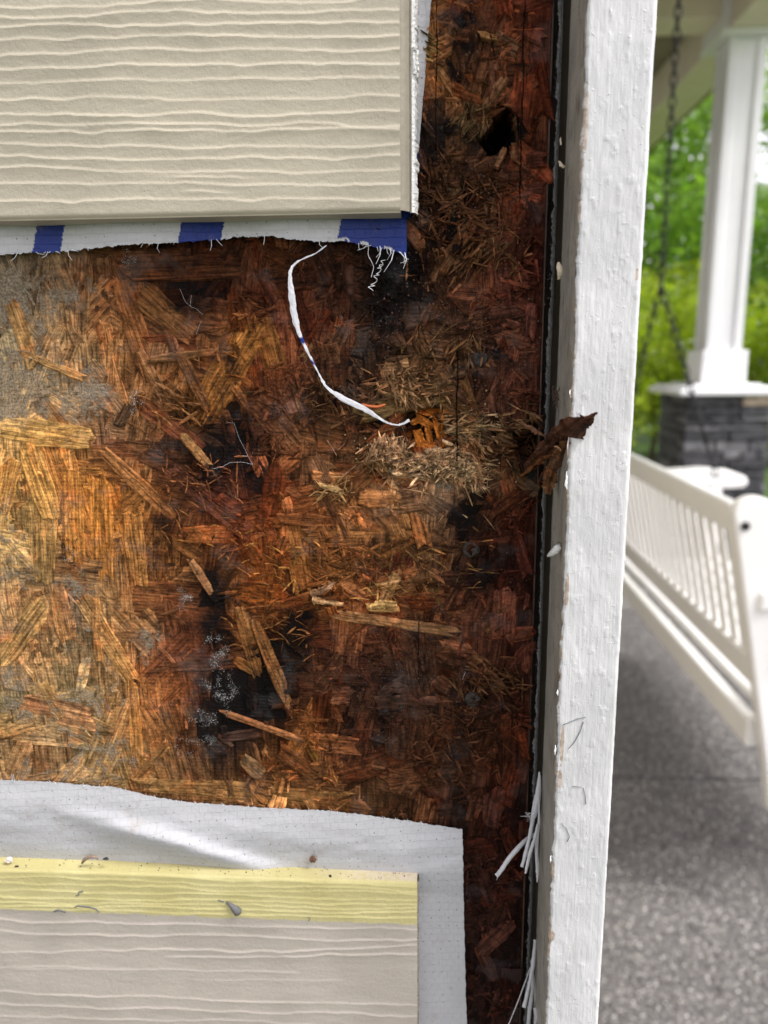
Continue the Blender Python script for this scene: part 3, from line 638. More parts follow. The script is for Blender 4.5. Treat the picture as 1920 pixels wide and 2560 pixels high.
yl = -.0066
LL = [(2182,2216,.5),(2198,2227,.5),(2213,2236,.5),(2227,2247,.55),(2241,2259,.6),(2253,2271,.6),(2263,2283,.7),(2272,2300,.6),(2300,2327,.8),(2325,2352,.8),(2374,2368,.8)]
lines_l = [(zt(a, 30, yl), zt(b_, 1030, yl), s, -400, 60) for a, b_, s in LL]
lines_l += [(zt(2390, 30, yl), zt(2381, 1030, yl), .9, -75, 60), (zt(2420, 30, yl), zt(2430, 1030, yl), .45, -120, -30), (zt(2455, 30, yl), zt(2440, 1030, yl), .4, -70, -20), (zt(2480, 30, yl), zt(2520, 1030, yl), .8, -400, 60),
  (zt(2510, 30, yl), zt(2545, 1030, yl), .8, -400, 60), (zt(2540, 30, yl), zt(2568, 1030, yl), .6, -400, 60), (zt(2415, 30, yl), zt(2400, 1030, yl), .5, -400, -90)]
xe_l = U(1043, 2300, yl)[0]; z1_l = U(500, 2187, yl)[2]
fx = np.r_[np.linspace(-.6, -.135, 20), np.arange(-.1335, xe_l, .0006), [xe_l]]; fz = np.r_[np.linspace(z1_l-.21, 1.15, 24), np.arange(1.1515, z1_l, .00026), [z1_l]]
b0, b1 = U(0, 2272, yl)*1000, U(1040, 2310, yl)*1000; sl_ = (b1[2]-b0[2])/(b1[0]-b0[0])
M_pl2 = plank_material('grey_beige_siding_paint', (.37, .335, .285), (b0[2]-sl_*b0[0], sl_, z1_l*1000-.5))
lo = plank('siding_plank', -.6, xe_l, z1_l-.21, z1_l, yl, -.0018, lines_l, .00024, M_pl2, 'beige siding plank below the rotten patch, with a bare yellow band along its top', fx, fz, 23)
# dirt on the lower plank
def blob(name, px, py, Y, r, mat, parent=None, sq=(1, .4, 1), n=0, label=None):
    c = U(px, py, Y); V = []; F = []; A, B = 8, 5
    for i in range(B):
        t = math.pi*(i+.5)/B
        for k in range(A):
            a = 6.2832*k/A; q = random.uniform(.7, 1.25)*r
            V.append((c[0]+q*sq[0]*math.sin(t)*math.cos(a), c[1]+q*sq[1]*math.sin(t)*math.sin(a), c[2]+q*sq[2]*math.cos(t)))
    for i in range(B-1):
        for k in range(A): F.append((i*A+k, i*A+(k+1) % A, (i+1)*A+(k+1) % A, (i+1)*A+k))
    F += [tuple(range(A))[::-1], tuple((B-1)*A+k for k in range(A))]
    return mk(name, V, F, mat, parent)
M_grey = plain('dried_grey_dirt', (.10, .10, .10), .7, .0003, 900)
mbd = MB(); mbd.tube([U(x, y, yl-.0003) for x, y in ((566, 2255), (576, 2262), (586, 2270), (596, 2280), (600, 2284))], [.0003, .0006, .0011, .0013, .0005], 8)
mbd.build('dirt_smear', M_grey, lo, smooth=True)
for pts, r in (([(186,2268),(196,2264),(208,2266),(226,2268),(240,2272),(248,2280)], .00022), ([(135,2278),(146,2274),(158,2277),(165,2280)], .0003), ([(190,2240),(198,2236),(197,2230),(208,2228)], .00018), ([(768,2292),(776,2294),(772,2302)], .00015), ([(545,2250),(560,2254)], .0002)):
    MB().tube([U(x, y, yl-.0002) for x, y in pts], r, 6).build('dirt_smear', M_grey, lo)
tv = []
for _ in range(110):
    x = random.uniform(0, 1040); w = U(x, 2160+x*.02, -.004); tv.append((w[0], random.uniform(-.006, -.0022), z1_l+.00005, random.uniform(.00006, .00026)))
for _ in range(90):
    w = U(random.uniform(0, 1040), random.uniform(2200, 2560), yl); tv.append((w[0], yl-.0001, w[2], random.uniform(.00005, .00014)))
crumbs('dirt_crumbs', np.array(tv), lo, M_dark)
crumbs('dirt_crumbs', np.array([(*U(random.uniform(0, 990), random.uniform(0, 530), yu), random.uniform(.00004, .00012)) for _ in range(60)]), up, M_dark)
strip_x('rough_cut_end', [(xe_l-.0001, yl+.0001), (xe_l+.0003, yl+.0004), (xe_l+.0004, yl+.0016), (xe_l+.0003, -.002)], z1_l-.06, z1_l-.0003, plain('speckled_cement', (.27, .24, .20), .9, .0008, 2500, .6, 2500), lo, .00035, .0003, 8)
# further courses above and below
def course(z0, z1, x1, yf):
    return MB().box((-1.6, yf, z0), (x1, -.0012, z1), .0008)
M_far = plain('wall_paint', (.42, .38, .30), .6, .00006, 500)
wallgrp = 'siding courses above and below the open patch'
def place_course(k, mb, lab):
    o = mb.build('siding_plank', M_far); tag(o, lab, 'siding plank', wallgrp)
# ------------------------------------------------------------------ woven house wrap
def wrap_material(name):
    m, t, b = newmat(name); N = NB(t); p = N.pos(); g = N.att('GUV', 'Vector')
    wn = N.n('TexNoise'); t.links.new(g, wn.inputs['Vector']); wn.inputs['Scale'].default_value = .35
    wa = N.n('VectorMath', operation='MULTIPLY_ADD'); t.links.new(wn.outputs['Color'], wa.inputs[0]); wa.inputs[1].default_value = (1.3, 1.0, 0); t.links.new(g, wa.inputs[2])
    br = N.n('TexBrick'); t.links.new(wa.outputs[0], br.inputs['Vector']); br.offset = .5; br.squash = 1
    for k, v in (('Scale', 1.), ('Mortar Size', .09), ('Mortar Smooth', .8), ('Brick Width', 2.3), ('Row Height', 2.0)): br.inputs[k].default_value = v
    br.inputs['Color1'].default_value = (1, 1, 1, 1); br.inputs['Color2'].default_value = (.82, .82, .82, 1); br.inputs['Mortar'].default_value = (.25, .25, .25, 1)
    c = N.mix(.11, N.att('Col', 'Color'), N.mix(1., N.att('Col', 'Color'), br.outputs['Color'], 'MULTIPLY'))
    dn = N.noise(p, .14, 6, .7, .3)
    c = N.mix(N.math('MULTIPLY', N.mr(dn, .55, .75), .4), c, (.24, .18, .12))
    # needle holes at the weave crossings
    vd = N.n('VectorMath', operation='FRACTION'); N.put(vd.inputs[0], N.scale(g, (.42, .4, 0)))
    vs = N.n('VectorMath', operation='DISTANCE'); t.links.new(vd.outputs[0], vs.inputs[0]); vs.inputs[1].default_value = (.5, .5, 0)
    hole = N.math('MULTIPLY', N.math('SUBTRACT', 1., N.mr(vs.outputs['Value'], .04, .10)), N.mr(N.noise(p, .5, 3), .48, .6))
    c = N.mix(N.math('MULTIPLY', hole, .8), c, (.06, .05, .045))
    N.put(b.inputs['Base Color'], c); b.inputs['Roughness'].default_value = .36; b.inputs['Specular IOR Level'].default_value = .25
    h = N.math('ADD', N.math('MULTIPLY', br.outputs['Fac'], -.8), N.math('MULTIPLY', N.noise(p, .9, 3), 1.4))
    N.put(b.inputs['Normal'], N.bump(h, .5, .0002))
    return m
M_wrap = wrap_material('woven_house_wrap')
M_fib = plain('white_plastic_fibre', (.72, .72, .74), .45)
def edge_wrap(px_poly, py_fn=None): pass
WHITE = np.array([.48, .485, .495]); BLUE = np.array([.005, .020, .15])
# upper wrap: lower strip hanging below the plank
hw = empty('house_wrap', (-.05, -.0015, 1.38)); tag(hw, 'torn white woven house wrap with blue print hanging out below the upper plank', 'house wrap')
bx = np.array([-60,0,60,145,230,320,450,540,600,680,740,800,850,900,960,1005,1018]); by = np.array([640,636,633,630,620,612,606,600,592,590,600,603,603,610,622,632,655])
cols = np.arange(-60, 1018, 2.6); rows_ = np.linspace(0, 1, 34)
V, C, G = [], [], []
yw = lambda X, Z: -.0022-.0008*np.sin(X*160)-.0006*fbm(X*120, Z*90, 40)
for r in rows_:
    for c0 in cols:
        yb_ = np.interp(c0, bx, by)+(fbm(c0*.12, 0, 4)-.5)*9+(fbm(c0*.6, 0, 5)-.5)*5
        yy = 515+(yb_-515)*r
        w = U(c0+(1-r)*0, yy, -.0026); Yq = float(yw(w[0], w[2])); w = U(c0, yy, Yq); V.append(w)
        blue = False
        sh = (yy-560)*-.18
        xx = c0-sh+(fbm(yy*.2, c0*.02, 8)-.5)*6
        if 93 < xx < 163 or 452 < xx < 560 or xx > 850: blue = True
        # remains of a printed letter left white
        dl = math.hypot(c0-862, (yy-604)*1.1)
        if 8 < dl < 13 and yy < 612: blue = False
        if xx > 850 and yy > np.interp(c0, bx, by)-8 and (c0 % 60) < 22: blue = False
        C.append(BLUE*(1.0+.3*vn(c0*.3, yy*.05)) if blue else WHITE*(.86+.1*vn(c0*.03, yy*.1, 3)))
        G.append((w[0]*1000, w[2]*1000, 0))
mk('lower_flap', V, gridF(len(rows_), len(cols)), M_wrap, hw, True, dict(Col=np.array(C), GUV=np.array(G)))
# right strip beside the plank end
ys = np.arange(-60, 545, 4.); V, C, G = [], [], []
for y in ys:
    xr = np.interp(y, [-60, 0, 200, 380, 500, 545], [1083, 1078, 1062, 1046, 1031, 1026])
    for q in np.linspace(0, 1, 16):
        xp = 1000+(xr-1000)*q+(fbm(y*.1, 0, 7)-.5)*3*q
        w = U(xp, y, -.0026+.0018*q**3); V.append(w)
        C.append(BLUE if y > 383 else WHITE*(.74+.1*vn(y*.05, q*3))); G.append((w[2]*1000, w[0]*1000*.8, 0))
mk('side_flap', V, gridF(len(ys), 16), M_wrap, hw, True, dict(Col=np.array(C), GUV=np.array(G)))
# frayed fibres along the torn edge
mb = MB()
for k in range(34):
    x = random.uniform(0, 1020) if k < 24 else random.uniform(880, 1020)
    y = np.interp(x, bx, by)-2; w = U(x, y, -.003); L = .0004+.0022*random.random()**2; d = random.gauss(0, .0008)
    mb.tube([w, w+np.array([d*.5, -random.uniform(0, .001), -L*.6]), w+np.array([d+random.gauss(0, .0004), -random.uniform(0, .001), -L])], [.00007, .00006, .00004], 4)
for (x0, y0, x1, y1) in ((985,625,960,680),(1000,630,1010,660),(975,620,968,650),(1012,632,1008,672),(950,615,940,660)):
    a, b_ = U(x0, y0, -.003), U(x1, y1, -.0035); mid_ = (a+b_)/2+np.array([.0006, -.001, 0]); mb.tube([a, mid_, b_], [.00012, .0001, .00005], 4)
mb.build('frayed_fibres', M_fib, hw)
# curled loose threads
def curl(px0, py0, px1, py1, turns, r, th, par):
    a, b_ = U(px0, py0, -.003), U(px1, py1, -.003); pts = []
    for i in range(int(turns*14)+1):
        t = i/(turns*14); q = t*turns*6.2832
        pts.append(a+(b_-a)*t+np.array([math.cos(q)*r*(.4+t*.6)*random.uniform(.8, 1.1), math.sin(q)*r*.8, math.sin(q*.5)*r*.5]))
    return MB().tube(pts, th, 5).build('curled_thread', M_fib, par, smooth=True)
curl(955, 660, 925, 728, 5, .0007, .00008, hw); curl(918, 612, 934, 690, 1.5, .0005, .00007, hw); curl(960, 650, 946, 672, 2, .0006, .00007, hw)

# long torn ribbon
def ribbon(name, pts, widths, mat, parent=None, th=.0001, cols=5, jag=.0, fold=.0, attrs=True, colf=None, seed=0, sub=5, up=None, smooth=False):
    """pts world points; widths metres; flat towards the viewer with slight fold"""
    pts = np.array(pts); n = len(pts); t = np.linspace(0, n-1, (n-1)*sub+1)
    # catmull-rom
    def cr(A):
        A = np.array(A, float).reshape(n, -1); out = []
        for q in t:
            i = min(int(q), n-2); f = q-i; p0, p1, p2, p3 = A[max(i-1, 0)], A[i], A[i+1], A[min(i+2, n-1)]
            out.append(.5*((2*p1)+(-p0+p2)*f+(2*p0-5*p1+4*p2-p3)*f*f+(-p0+3*p1-3*p2+p3)*f**3))
        return np.array(out)
    C_, Wd = cr(pts), np.abs(cr(widths)[:, 0]); m = len(C_); V = []; G = []; s = 0
    for i in range(m):
        T = C_[min(i+1, m-1)]-C_[max(i-1, 0)]; T /= np.linalg.norm(T)+1e-12
        A = np.cross(T, np.array([0, 1., 0]) if up is None else up); A /= np.linalg.norm(A)+1e-12; Nn = np.cross(A, T)
        if i: s += np.linalg.norm(C_[i]-C_[i-1])
        for j in range(cols):
            v = 2*j/(cols-1)-1; e = abs(v)**2
            jg = min(jag, .4*Wd[i]+.00002); off = v*Wd[i]/2+(fbm(i*.9, j*1.7, seed)-.5)*2*jg*(.3+e)
            V.append(C_[i]+A*off+Nn*(fold*Wd[i]*(v*v)+(fbm(i*.5, j*.9, seed+2)-.5)*jg*.8)); G.append((s*1000, off*1000+50, 0))
    V = np.array(V); F = gridF(m, cols).tolist(); b = len(V); V2 = V+np.array([0, th, 0])
    F += [[q+b for q in f][::-1] for f in F]
    for i in range(m-1):
        for j in (0, cols-1): F.append([i*cols+j, (i+1)*cols+j, (i+1)*cols+j+b, i*cols+j+b])
    F += [[j, j+1, j+1+b, j+b] for j in range(cols-1)]+[[(m-1)*cols+j, (m-1)*cols+j+1, (m-1)*cols+j+1+b, (m-1)*cols+j+b] for j in range(cols-1)]
    VV = np.r_[V, V2]; at = None
    if colf is not None:
        at = dict(Col=np.array([colf(v) for v in VV]), GUV=np.r_[G, G], StainShade=np.zeros(len(VV)), Grey=np.zeros(len(VV)))
    return mk(name, VV, F, mat, parent, smooth, at)
D = 1.1573
tp = [(705,530),(680,548),(642,566),(627,590),(630,640),(640,700),(655,740),(680,790),(705,835),(740,860),(790,885),(830,910),(860,918),(885,908)]
tw = [3,3,5,8,17,15,8,5,6,15,13,6,4,9]; ty = [-.0026,-.0035,-.0045,-.005,-.005,-.0042,-.0038,-.0036,-.0038,-.0042,-.004,-.0034,-.003,-.003]
tor = ribbon('torn_ribbon', [U(x*D, y*D, Y) for (x, y), Y in zip(tp, ty)], [w*.000088 for w in tw], M_wrap, None, .00006, 6, .00018, .06,
   colf=lambda v: (BLUE*1.5 if (abs(P(*v)[1]-(735*D)) < 7 or (abs(P(*v)[1]-(782*D)) < 9 and vn(v[0]*5000, v[2]*3000) > .45)) else np.array([.68, .68, .71])*(.75+.35*vn(v[0]*2500, v[2]*2500, 5))), seed=3, sub=9)
tag(tor, 'long thin torn strip of white house wrap dangling across the rotten board', 'torn strip')

# lower wrap
hl = empty('house_wrap', (-.05, -.002, 1.2)); tag(hl, 'grey white woven house wrap folded behind the lower plank, cut to a square corner', 'house wrap')
ex = np.array([-80,0,60,130,200,290,370,450,560,700,800,900,985,1040,1100,1152]); ey = np.array([1946,1950,1952,1955,1962,1968,1990,2003,2012,2022,2025,2035,2048,2055,2064,2073])
V, C, G = [], [], []
cols = np.r_[np.linspace(-80, 1000, 180), np.linspace(1003, 1156, 56)]; rows_ = np.r_[np.linspace(0, .4, 60), np.linspace(.41, 1, 50)]
for r in rows_:
    for c0 in cols:
        yt = np.interp(c0, ex, ey)+(fbm(c0*.15, 0, 14)-.5)*6
        yy = yt+(2640-yt)*r
        xr_ = c0
        if c0 > 1000: xr_ = 1000+(c0-1000)*(1+np.interp(yy, [2080, 2400, 2640], [0, .04, .09]))+(fbm(yy*.1, 0, 2)-.5)*4*(c0-1000)/156
        w = U(xr_, yy, -.0015)
        dip = min(1., r/.3)
        Yq = -.0017-.0013*math.sin(dip*math.pi)*(.3+1.4*float(fbm(c0*.005+yy*.004, yy*.014, 21)))-.0026*math.exp(-(((yy-2110)-(c0-430)*.28)/26)**2)*ss(100, 420, c0)*(1-ss(560, 760, c0))
        w = U(xr_, yy, Yq); V.append(w); C.append(WHITE*(.80+.06*vn(c0*.02, yy*.02, 6))); G.append((w[0]*1000+(w[2]-1.2)*40, w[2]*1000-w[0]*60, 0))
mk('wrap_sheet', V, gridF(len(rows_), len(cols)), M_wrap, hl, True, dict(Col=np.array(C), GUV=np.array(G)))
mb = MB()
for k in range(46):
    x = random.uniform(20, 1150); w = U(x, np.interp(x, ex, ey)+2, -.002); L = random.uniform(.0003, .0012)
    if k in (3, 9): L = .0024
    mb.tube([w, w+np.array([random.gauss(0, .0003), -.0003, L])], [.00008, .00003], 4)
mb.build('frayed_fibres', M_fib, hl)
o = blob('wood_crumb', 782, 2148, -.0035, .0011, plain('brown_crumb', (.11, .05, .028), .7, .0004, 1200, .3, 800)); tag(o, 'small brown wood crumb stuck on the grey wrap above the lower plank', 'wood crumb')
o = blob('wood_crumb', 22, 2150, -.005, .0011, plain('pinkish_chip', (.55, .47, .42), .7), None, (1.1, .6, .8)); tag(o, 'pale square chip lying on the top edge of the lower plank at the far left', 'wood crumb')
o = blob('wood_crumb', 42, 2168, -.0058, .0006, M_dark, None); tag(o, 'small black crumb on the yellow plank edge beside the pale chip', 'wood crumb')
mbw = MB(); mbw.tube([U(x, y, -.0055) for x, y in ((205,2158),(212,2148),(226,2141),(240,2143),(246,2148))], [.0003, .0005, .0005, .0004, .0002], 7)
o = mbw.build('dried_worm', plain('dried_curl_brown', (.20, .14, .10), .6, .0003, 1500), None, smooth=True); tag(o, 'curled greyish brown shred lying on the yellow plank edge', 'shred')
o = blob('wood_crumb', 264, 2147, -.0055, .0006, M_dark, None, (1.4, .8, .6)); tag(o, 'black crumb right beside the curled brown shred on the plank edge', 'wood crumb')
o = blob('wood_crumb', 826, 2190, -.0075, .00045, M_dark, None); tag(o, 'dark speck low on the yellow edge towards the plank end', 'wood crumb')

# ------------------------------------------------------------------ corner trim
X0, X1, YF = .0302, .04345, -.020
def trim_material():
    m, t, b = newmat('white_trim_paint'); N = NB(t); p = N.pos()
    tan = N.att('Tan')
    br = N.noise(N.scale(p, (1.9, 1., .07)), 1., 4, .6)
    c = N.mix(N.mr(N.noise(p, .07, 4), .35, .65), (.50, .505, .50), (.57, .573, .567))
    c = N.mix(1., c, N.grey(N.mr(br, .3, .7, .92, 1.05)), 'MULTIPLY')
    ed = N.math('ADD', tan, N.math('MULTIPLY', N.math('SUBTRACT', N.noise(p, .5, 5, .7), .5), .9))
    c = N.mix(N.mr(ed, .62, .66), c, N.mix(N.mr(N.noise(p, .5, 3), .4, .6), (.50, .40, .32), (.33, .26, .20)))
    gs = N.noise(p, .9, 3, .6)
    c = N.mix(N.math('MULTIPLY', N.mr(gs, .77, .80), .7), c, (.25, .24, .22))
    c = N.mix(N.math('MULTIPLY', N.mr(N.noise(N.scale(p, (1, 1, .25)), .12, 5, .7), .5, .75), .3), c, (.34, .33, .30))
    N.put(b.inputs['Base Color'], c); b.inputs['Roughness'].default_value = .42
    lump = N.mr(N.noise(N.scale(p, (1, 1, .6)), .5, 4, .6), .6, .84)
    dots = N.mr(N.noise(p, 1.3, 3, .5), .62, .74)
    h = N.math('ADD', N.math('MULTIPLY', br, .95), N.math('MULTIPLY', lump, 1.5)); h = N.math('ADD', h, N.math('MULTIPLY', dots, 1.0))
    h = N.math('ADD', h, N.math('MULTIPLY', N.noise(p, 2.4, 4, .7), .35))
    h = N.math('SUBTRACT', h, N.mr(ed, .60, .64, 0., 1.3))
    N.put(b.inputs['Normal'], N.bump(h, .6, .0002))
    return m
M_trim = trim_material()
tr = empty('corner_board', (.0368, -.02, 0)); tag(tr, 'white painted corner board with lumpy peeling paint beside the rotten wall', 'corner board')
zs = np.r_[np.linspace(.02, 1.15, 40), np.arange(1.152, 1.442, .00045), np.linspace(1.444, 3.7, 50)]
us = np.linspace(0, 1, 46); gu, gz = np.meshgrid(us, zs); uu, Z = gu.ravel(), gz.ravel()
rag = (fbm(Z*230, Z*0, 51)-.5)*.0008+(fbm(Z*900, Z*0, 52)-.5)*.0005
fine = ((Z > 1.15) & (Z < 1.443)).astype(float); rag *= fine
X = X0+(X1-X0)*uu+rag*(1-uu)**6+(fbm(Z*300, Z*0+4, 53)-.5)*.0003*fine*uu**8
Y = YF-((fbm(X*700, Z*260, 61)-.5)*.00022+ss(.6, .85, fbm(X*600, Z*400, 63))*.00010)*fine+np.exp(-(uu/.025)**2)*.0005+np.exp(-((1-uu)/.03)**2)*.0006
tanv = np.exp(-((X-X0)/.00075)**2)*(.35+.65*fbm(Z*95, Z*0, 71))
for (px_, py_, r1, r2) in ((1405,1860,.0006,.008),(1400,1950,.0006,.004),(1378,2340,.0011,.0022),(1417,1480,.0006,.006),(1382,2180,.0006,.004),(1465,300,.0005,.01)):
    w = U(px_, py_, YF); tanv = np.maximum(tanv, 1.0*np.exp(-(((X-w[0])/r1)**2+((Z-w[2])/r2)**2)))
w = U(1592, 685, YF); tanv = np.maximum(tanv, 1.2*(np.abs(X-w[0]) < .0004)*(np.abs(Z-w[2]) < .0012))
mk('painted_front', np.c_[X, Y, Z], gridF(len(zs), len(us)), M_trim, tr, False, dict(Tan=tanv*fine))
# shaded left side, with grime and the older beige paint
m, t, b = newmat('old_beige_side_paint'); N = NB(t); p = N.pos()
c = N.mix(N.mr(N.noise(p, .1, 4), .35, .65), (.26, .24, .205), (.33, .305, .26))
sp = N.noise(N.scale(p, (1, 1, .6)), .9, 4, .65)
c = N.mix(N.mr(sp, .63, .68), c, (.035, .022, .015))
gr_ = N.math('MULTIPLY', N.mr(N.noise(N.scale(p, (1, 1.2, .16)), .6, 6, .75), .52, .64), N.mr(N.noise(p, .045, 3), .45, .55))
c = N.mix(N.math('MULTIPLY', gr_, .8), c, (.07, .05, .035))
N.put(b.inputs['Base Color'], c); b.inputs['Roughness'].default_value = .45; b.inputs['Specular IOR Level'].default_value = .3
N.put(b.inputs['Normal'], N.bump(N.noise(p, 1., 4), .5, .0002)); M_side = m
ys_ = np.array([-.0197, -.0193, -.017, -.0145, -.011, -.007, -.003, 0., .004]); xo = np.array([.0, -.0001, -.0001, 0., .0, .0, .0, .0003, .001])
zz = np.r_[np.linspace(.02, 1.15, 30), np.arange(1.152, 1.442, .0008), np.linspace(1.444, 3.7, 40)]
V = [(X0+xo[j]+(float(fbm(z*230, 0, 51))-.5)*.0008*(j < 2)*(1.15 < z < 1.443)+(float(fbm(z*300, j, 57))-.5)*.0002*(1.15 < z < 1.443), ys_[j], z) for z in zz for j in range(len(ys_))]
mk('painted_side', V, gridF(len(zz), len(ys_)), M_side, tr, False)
MB().box((X0+.0012, YF+.0012, .02), (X1-.0005, .02, 3.7)).build('core', plain('trim_core_wood', (.45, .38, .28), .8), tr)
MB().box((X1-.0004, YF+.0007, .02), (X1, .02, 3.7)).build('right_side', plain('trim_right_paint', (.7, .7, .7), .45), tr)
# lifted paint flakes along the arris
M_flk = plain('white_paint_flake', (.74, .74, .73), .5, .0003, 900)
for k in range(8):
    py_ = random.uniform(0, 2560) if k < 4 else random.uniform(950, 2560)
    xp = 1469-(1469-1363)*py_/2560; w = U(xp-2, py_, YF-.0001); L = random.uniform(.001, .004); Wd = random.uniform(.0002, .00045)
    ribbon('paint_flake', [w+np.array([random.gauss(0, .0001), -random.uniform(.0001, .0004), -L/2]), w+np.array([-.0002, -.0004, 0]), w+np.array([random.gauss(0, .0001), -random.uniform(.0, .0002), L/2])], [Wd*.3, Wd, Wd*.3], M_flk, tr, .00012, 3, .0002, .1, seed=k, sub=3)
M_pen = plain('grey_pencil', (.16, .17, .18), .6)
for pts in ([(1406,1812),(1425,1805),(1445,1797),(1464,1793)], [(1458,1805),(1450,1830),(1436,1855),(1420,1872)], [(1403,2058),(1416,2072),(1425,2092),(1418,2104)], [(1458,1970),(1463,1990),(1464,2010)], [(1432,2565-600),(1455,1968)]):
    MB().tube([U(x+random.uniform(-1, 1), y, YF-.00015) for x, y in pts], [.00006+.00006*random.random() for _ in pts], 5).build('pencil_mark', M_pen, tr)
# rotten gap, wrap edge, stud behind
sb = MB().box((-.02, .014, 0), (.0305, .05, 3.4)).build('wall_stud', plain('dark_stud', (.03, .02, .014), .8)); tag(sb, 'dark wooden stud deep in the gap behind the board edge', 'stud')
zs = np.arange(1.14, 1.445, .00035); prof = [(.02915, .004), (.0290, .0002), (.0284, -.0006), (.02795, -.0008)]
V = []
for z in zs:
    rg = (fbm(z*420, 0, 81)-.5)*.0009+(fbm(z*2500, 0, 82)-.5)*.0007+(fbm(z*40, 0, 83)-.5)*.0006
    for j, (x, y) in enumerate(prof): V.append((x+rg*(j/3)**1.5, y+(fbm(z*500, j, 84)-.5)*.0003, z))
we = mk('wrap_edge', V, gridF(len(zs), 4), plain('grey_wrap_edge', (.16, .16, .16), .8, .0005, 2500, .3, 1200)); tag(we, 'ragged grey cut edge of wrap standing in the black gap beside the corner board', 'wrap edge')
mb = MB()
for k in range(50):
    z = random.uniform(1.15, 1.44); mb.tube([(.0280, -.0007, z), (.0280-random.uniform(.0002, .0009), -.0009-random.random()*.0004, z+random.gauss(0, .0005))], [.00005, .00003], 3)
mb.build('edge_fibres', we.data.materials[0], we)
# ------------------------------------------------------------------ frayed wrap ends in the gap, lower right
fr = empty('frayed_wrap_strands', tuple(U(1345, 1980, -.004))); tag(fr, 'bunch of frayed white wrap tapes sticking out of the gap, one bent far left', 'frayed wrap')
def tape(pts, ws, par, Y0=-.003, Y1=-.009, seed=0):
    n = len(pts); return ribbon('tape', [U(x, y, Y0+(Y1-Y0)*i/(n-1)) for i, (x, y) in enumerate(pts)], [w*.00009 for w in ws], M_wrap, par, .00012, 5, .00009, .25, colf=lambda v: WHITE*.95, seed=seed, sub=6)
tape([(1349,1930),(1347,1975),(1342,2010),(1334,2045)], [5, 15, 20, 14], fr, -.002, -.006, 1)
tape([(1340,2085),(1320,2100),(1300,2118),(1272,2150),(1252,2180),(1243,2194)], [8, 15, 15, 14, 13, 20], fr, -.004, -.012, 2)
tape([(1334,2040),(1326,2085),(1316,2130),(1305,2168)], [12, 10, 11, 9], fr, -.005, -.010, 3)
tape([(1344,2060),(1338,2095),(1324,2140),(1314,2184)], [5, 9, 10, 6], fr, -.006, -.011, 4)
tape([(1346,1990),(1348,2050),(1342,2120),(1344,2180),(1343,2206)], [6, 7, 10, 9, 3], fr, -.004, -.010, 5)
mb = MB()
for k in range(14): 
    a = U(1330+random.gauss(0, 4), 2040+random.gauss(0, 8), -.007); mb.tube([a, a+np.array([random.gauss(-.0006, .0008), -.0005, random.gauss(0, .0008)])], [.00007, .00003], 3)
mb.build('loose_fibres', M_fib, fr)
fr2 = empty('frayed_wrap_strands', tuple(U(1335, 2400, -.004))); tag(fr2, 'second bunch of frayed white wrap tapes at the very bottom of the gap', 'frayed wrap')
tape([(1338,2350),(1332,2420),(1322,2470),(1311,2520)], [8, 12, 10, 12], fr2, -.003, -.009, 6)
tape([(1330,2400),(1332,2470),(1324,2530),(1318,2600)], [8, 10, 12, 10], fr2, -.003, -.006, 7)
tape([(1334,2440),(1340,2500),(1346,2570),(1350,2620)], [5, 9, 9, 9], fr2, -.003, -.006, 8)
tape([(1326,2420),(1304,2480),(1285,2530),(1268,2570)], [3, 3, 3, 3], fr2, -.004, -.010, 9)
tape([(1337,2520),(1342,2545),(1338,2570)], [10, 14, 8], fr2, -.006, -.010, 10)

# ------------------------------------------------------------------ big torn splinter over the trim
bs = empty('torn_wood_splinter', tuple(U(1370, 1140, -.006))); tag(bs, 'large dark brown jagged wood splinter torn off and sticking out over the white corner board', 'wood splinter')
cb = lambda c: (lambda v: lin(c)*(.75+.6*vn(v[0]*3000, v[2]*3000, 2)))
def spl3(pts, ws, col, seed, th=.0012, jag=.0007, par=bs, cols=7):
    return ribbon('splinter_piece', [U(x, y, Y) for x, y, Y in pts], [w*.000105 for w in ws], M_wood, par, th, cols, jag*1.2, .16, colf=cb(col), seed=seed, sub=7)
spl3([(1312,1180,-.001),(1345,1150,-.006),(1385,1118,-.013),(1420,1088,-.0205),(1450,1062,-.0245),(1475,1047,-.027),(1494,1031,-.029)], [14, 30, 54, 60, 38, 15, 1], (74, 48, 36), 1)
spl3([(1425,1108,-.020),(1400,1135,-.015),(1385,1170,-.012),(1375,1205,-.011),(1370,1236,-.011)], [22, 30, 26, 26, 12], (96, 66, 42), 2)
spl3([(1304,1192,-.0008),(1330,1168,-.004),(1355,1150,-.008),(1395,1135,-.014)], [6, 9, 10, 8], (112, 72, 44), 3, .0006, .0003)
spl3([(1322,1160,-.001),(1335,1140,-.004),(1345,1118,-.004)], [14, 12, 3], (84, 52, 38), 4, .0006, .0004)
spl3([(1345,1120,-.006),(1355,1150,-.007),(1365,1160,-.008)], [5, 7, 3], (132, 96, 74), 5, .0005, .0003, bs, 4)
spl3([(1380,1115,-.014),(1400,1095,-.018),(1406,1080,-.019)], [10, 12, 3], (60, 38, 30), 6, .0006, .0004, bs, 4)
spl3([(1345,1215,-.003),(1355,1190,-.006),(1372,1160,-.010)], [4, 6, 8], (84, 54, 38), 7, .0005, .0003, bs, 4)
spl3([(1385,1116,-.016),(1397,1120,-.0175),(1403,1128,-.0175)], [2, 4, 2], (170, 130, 96), 8, .0003, .0002, bs, 3)
sp2 = spl3([(1300,1058,-.0012),(1325,1070,-.003),(1345,1082,-.005),(1360,1090,-.006)], [10, 12, 9, 3], (112, 80, 60), 11, .0006, .0004, None, 5)
sp2.name = 'wood_splinter'; tag(sp2, 'small pale splinter pointing right from the board edge, above the big dark splinter', 'wood splinter')
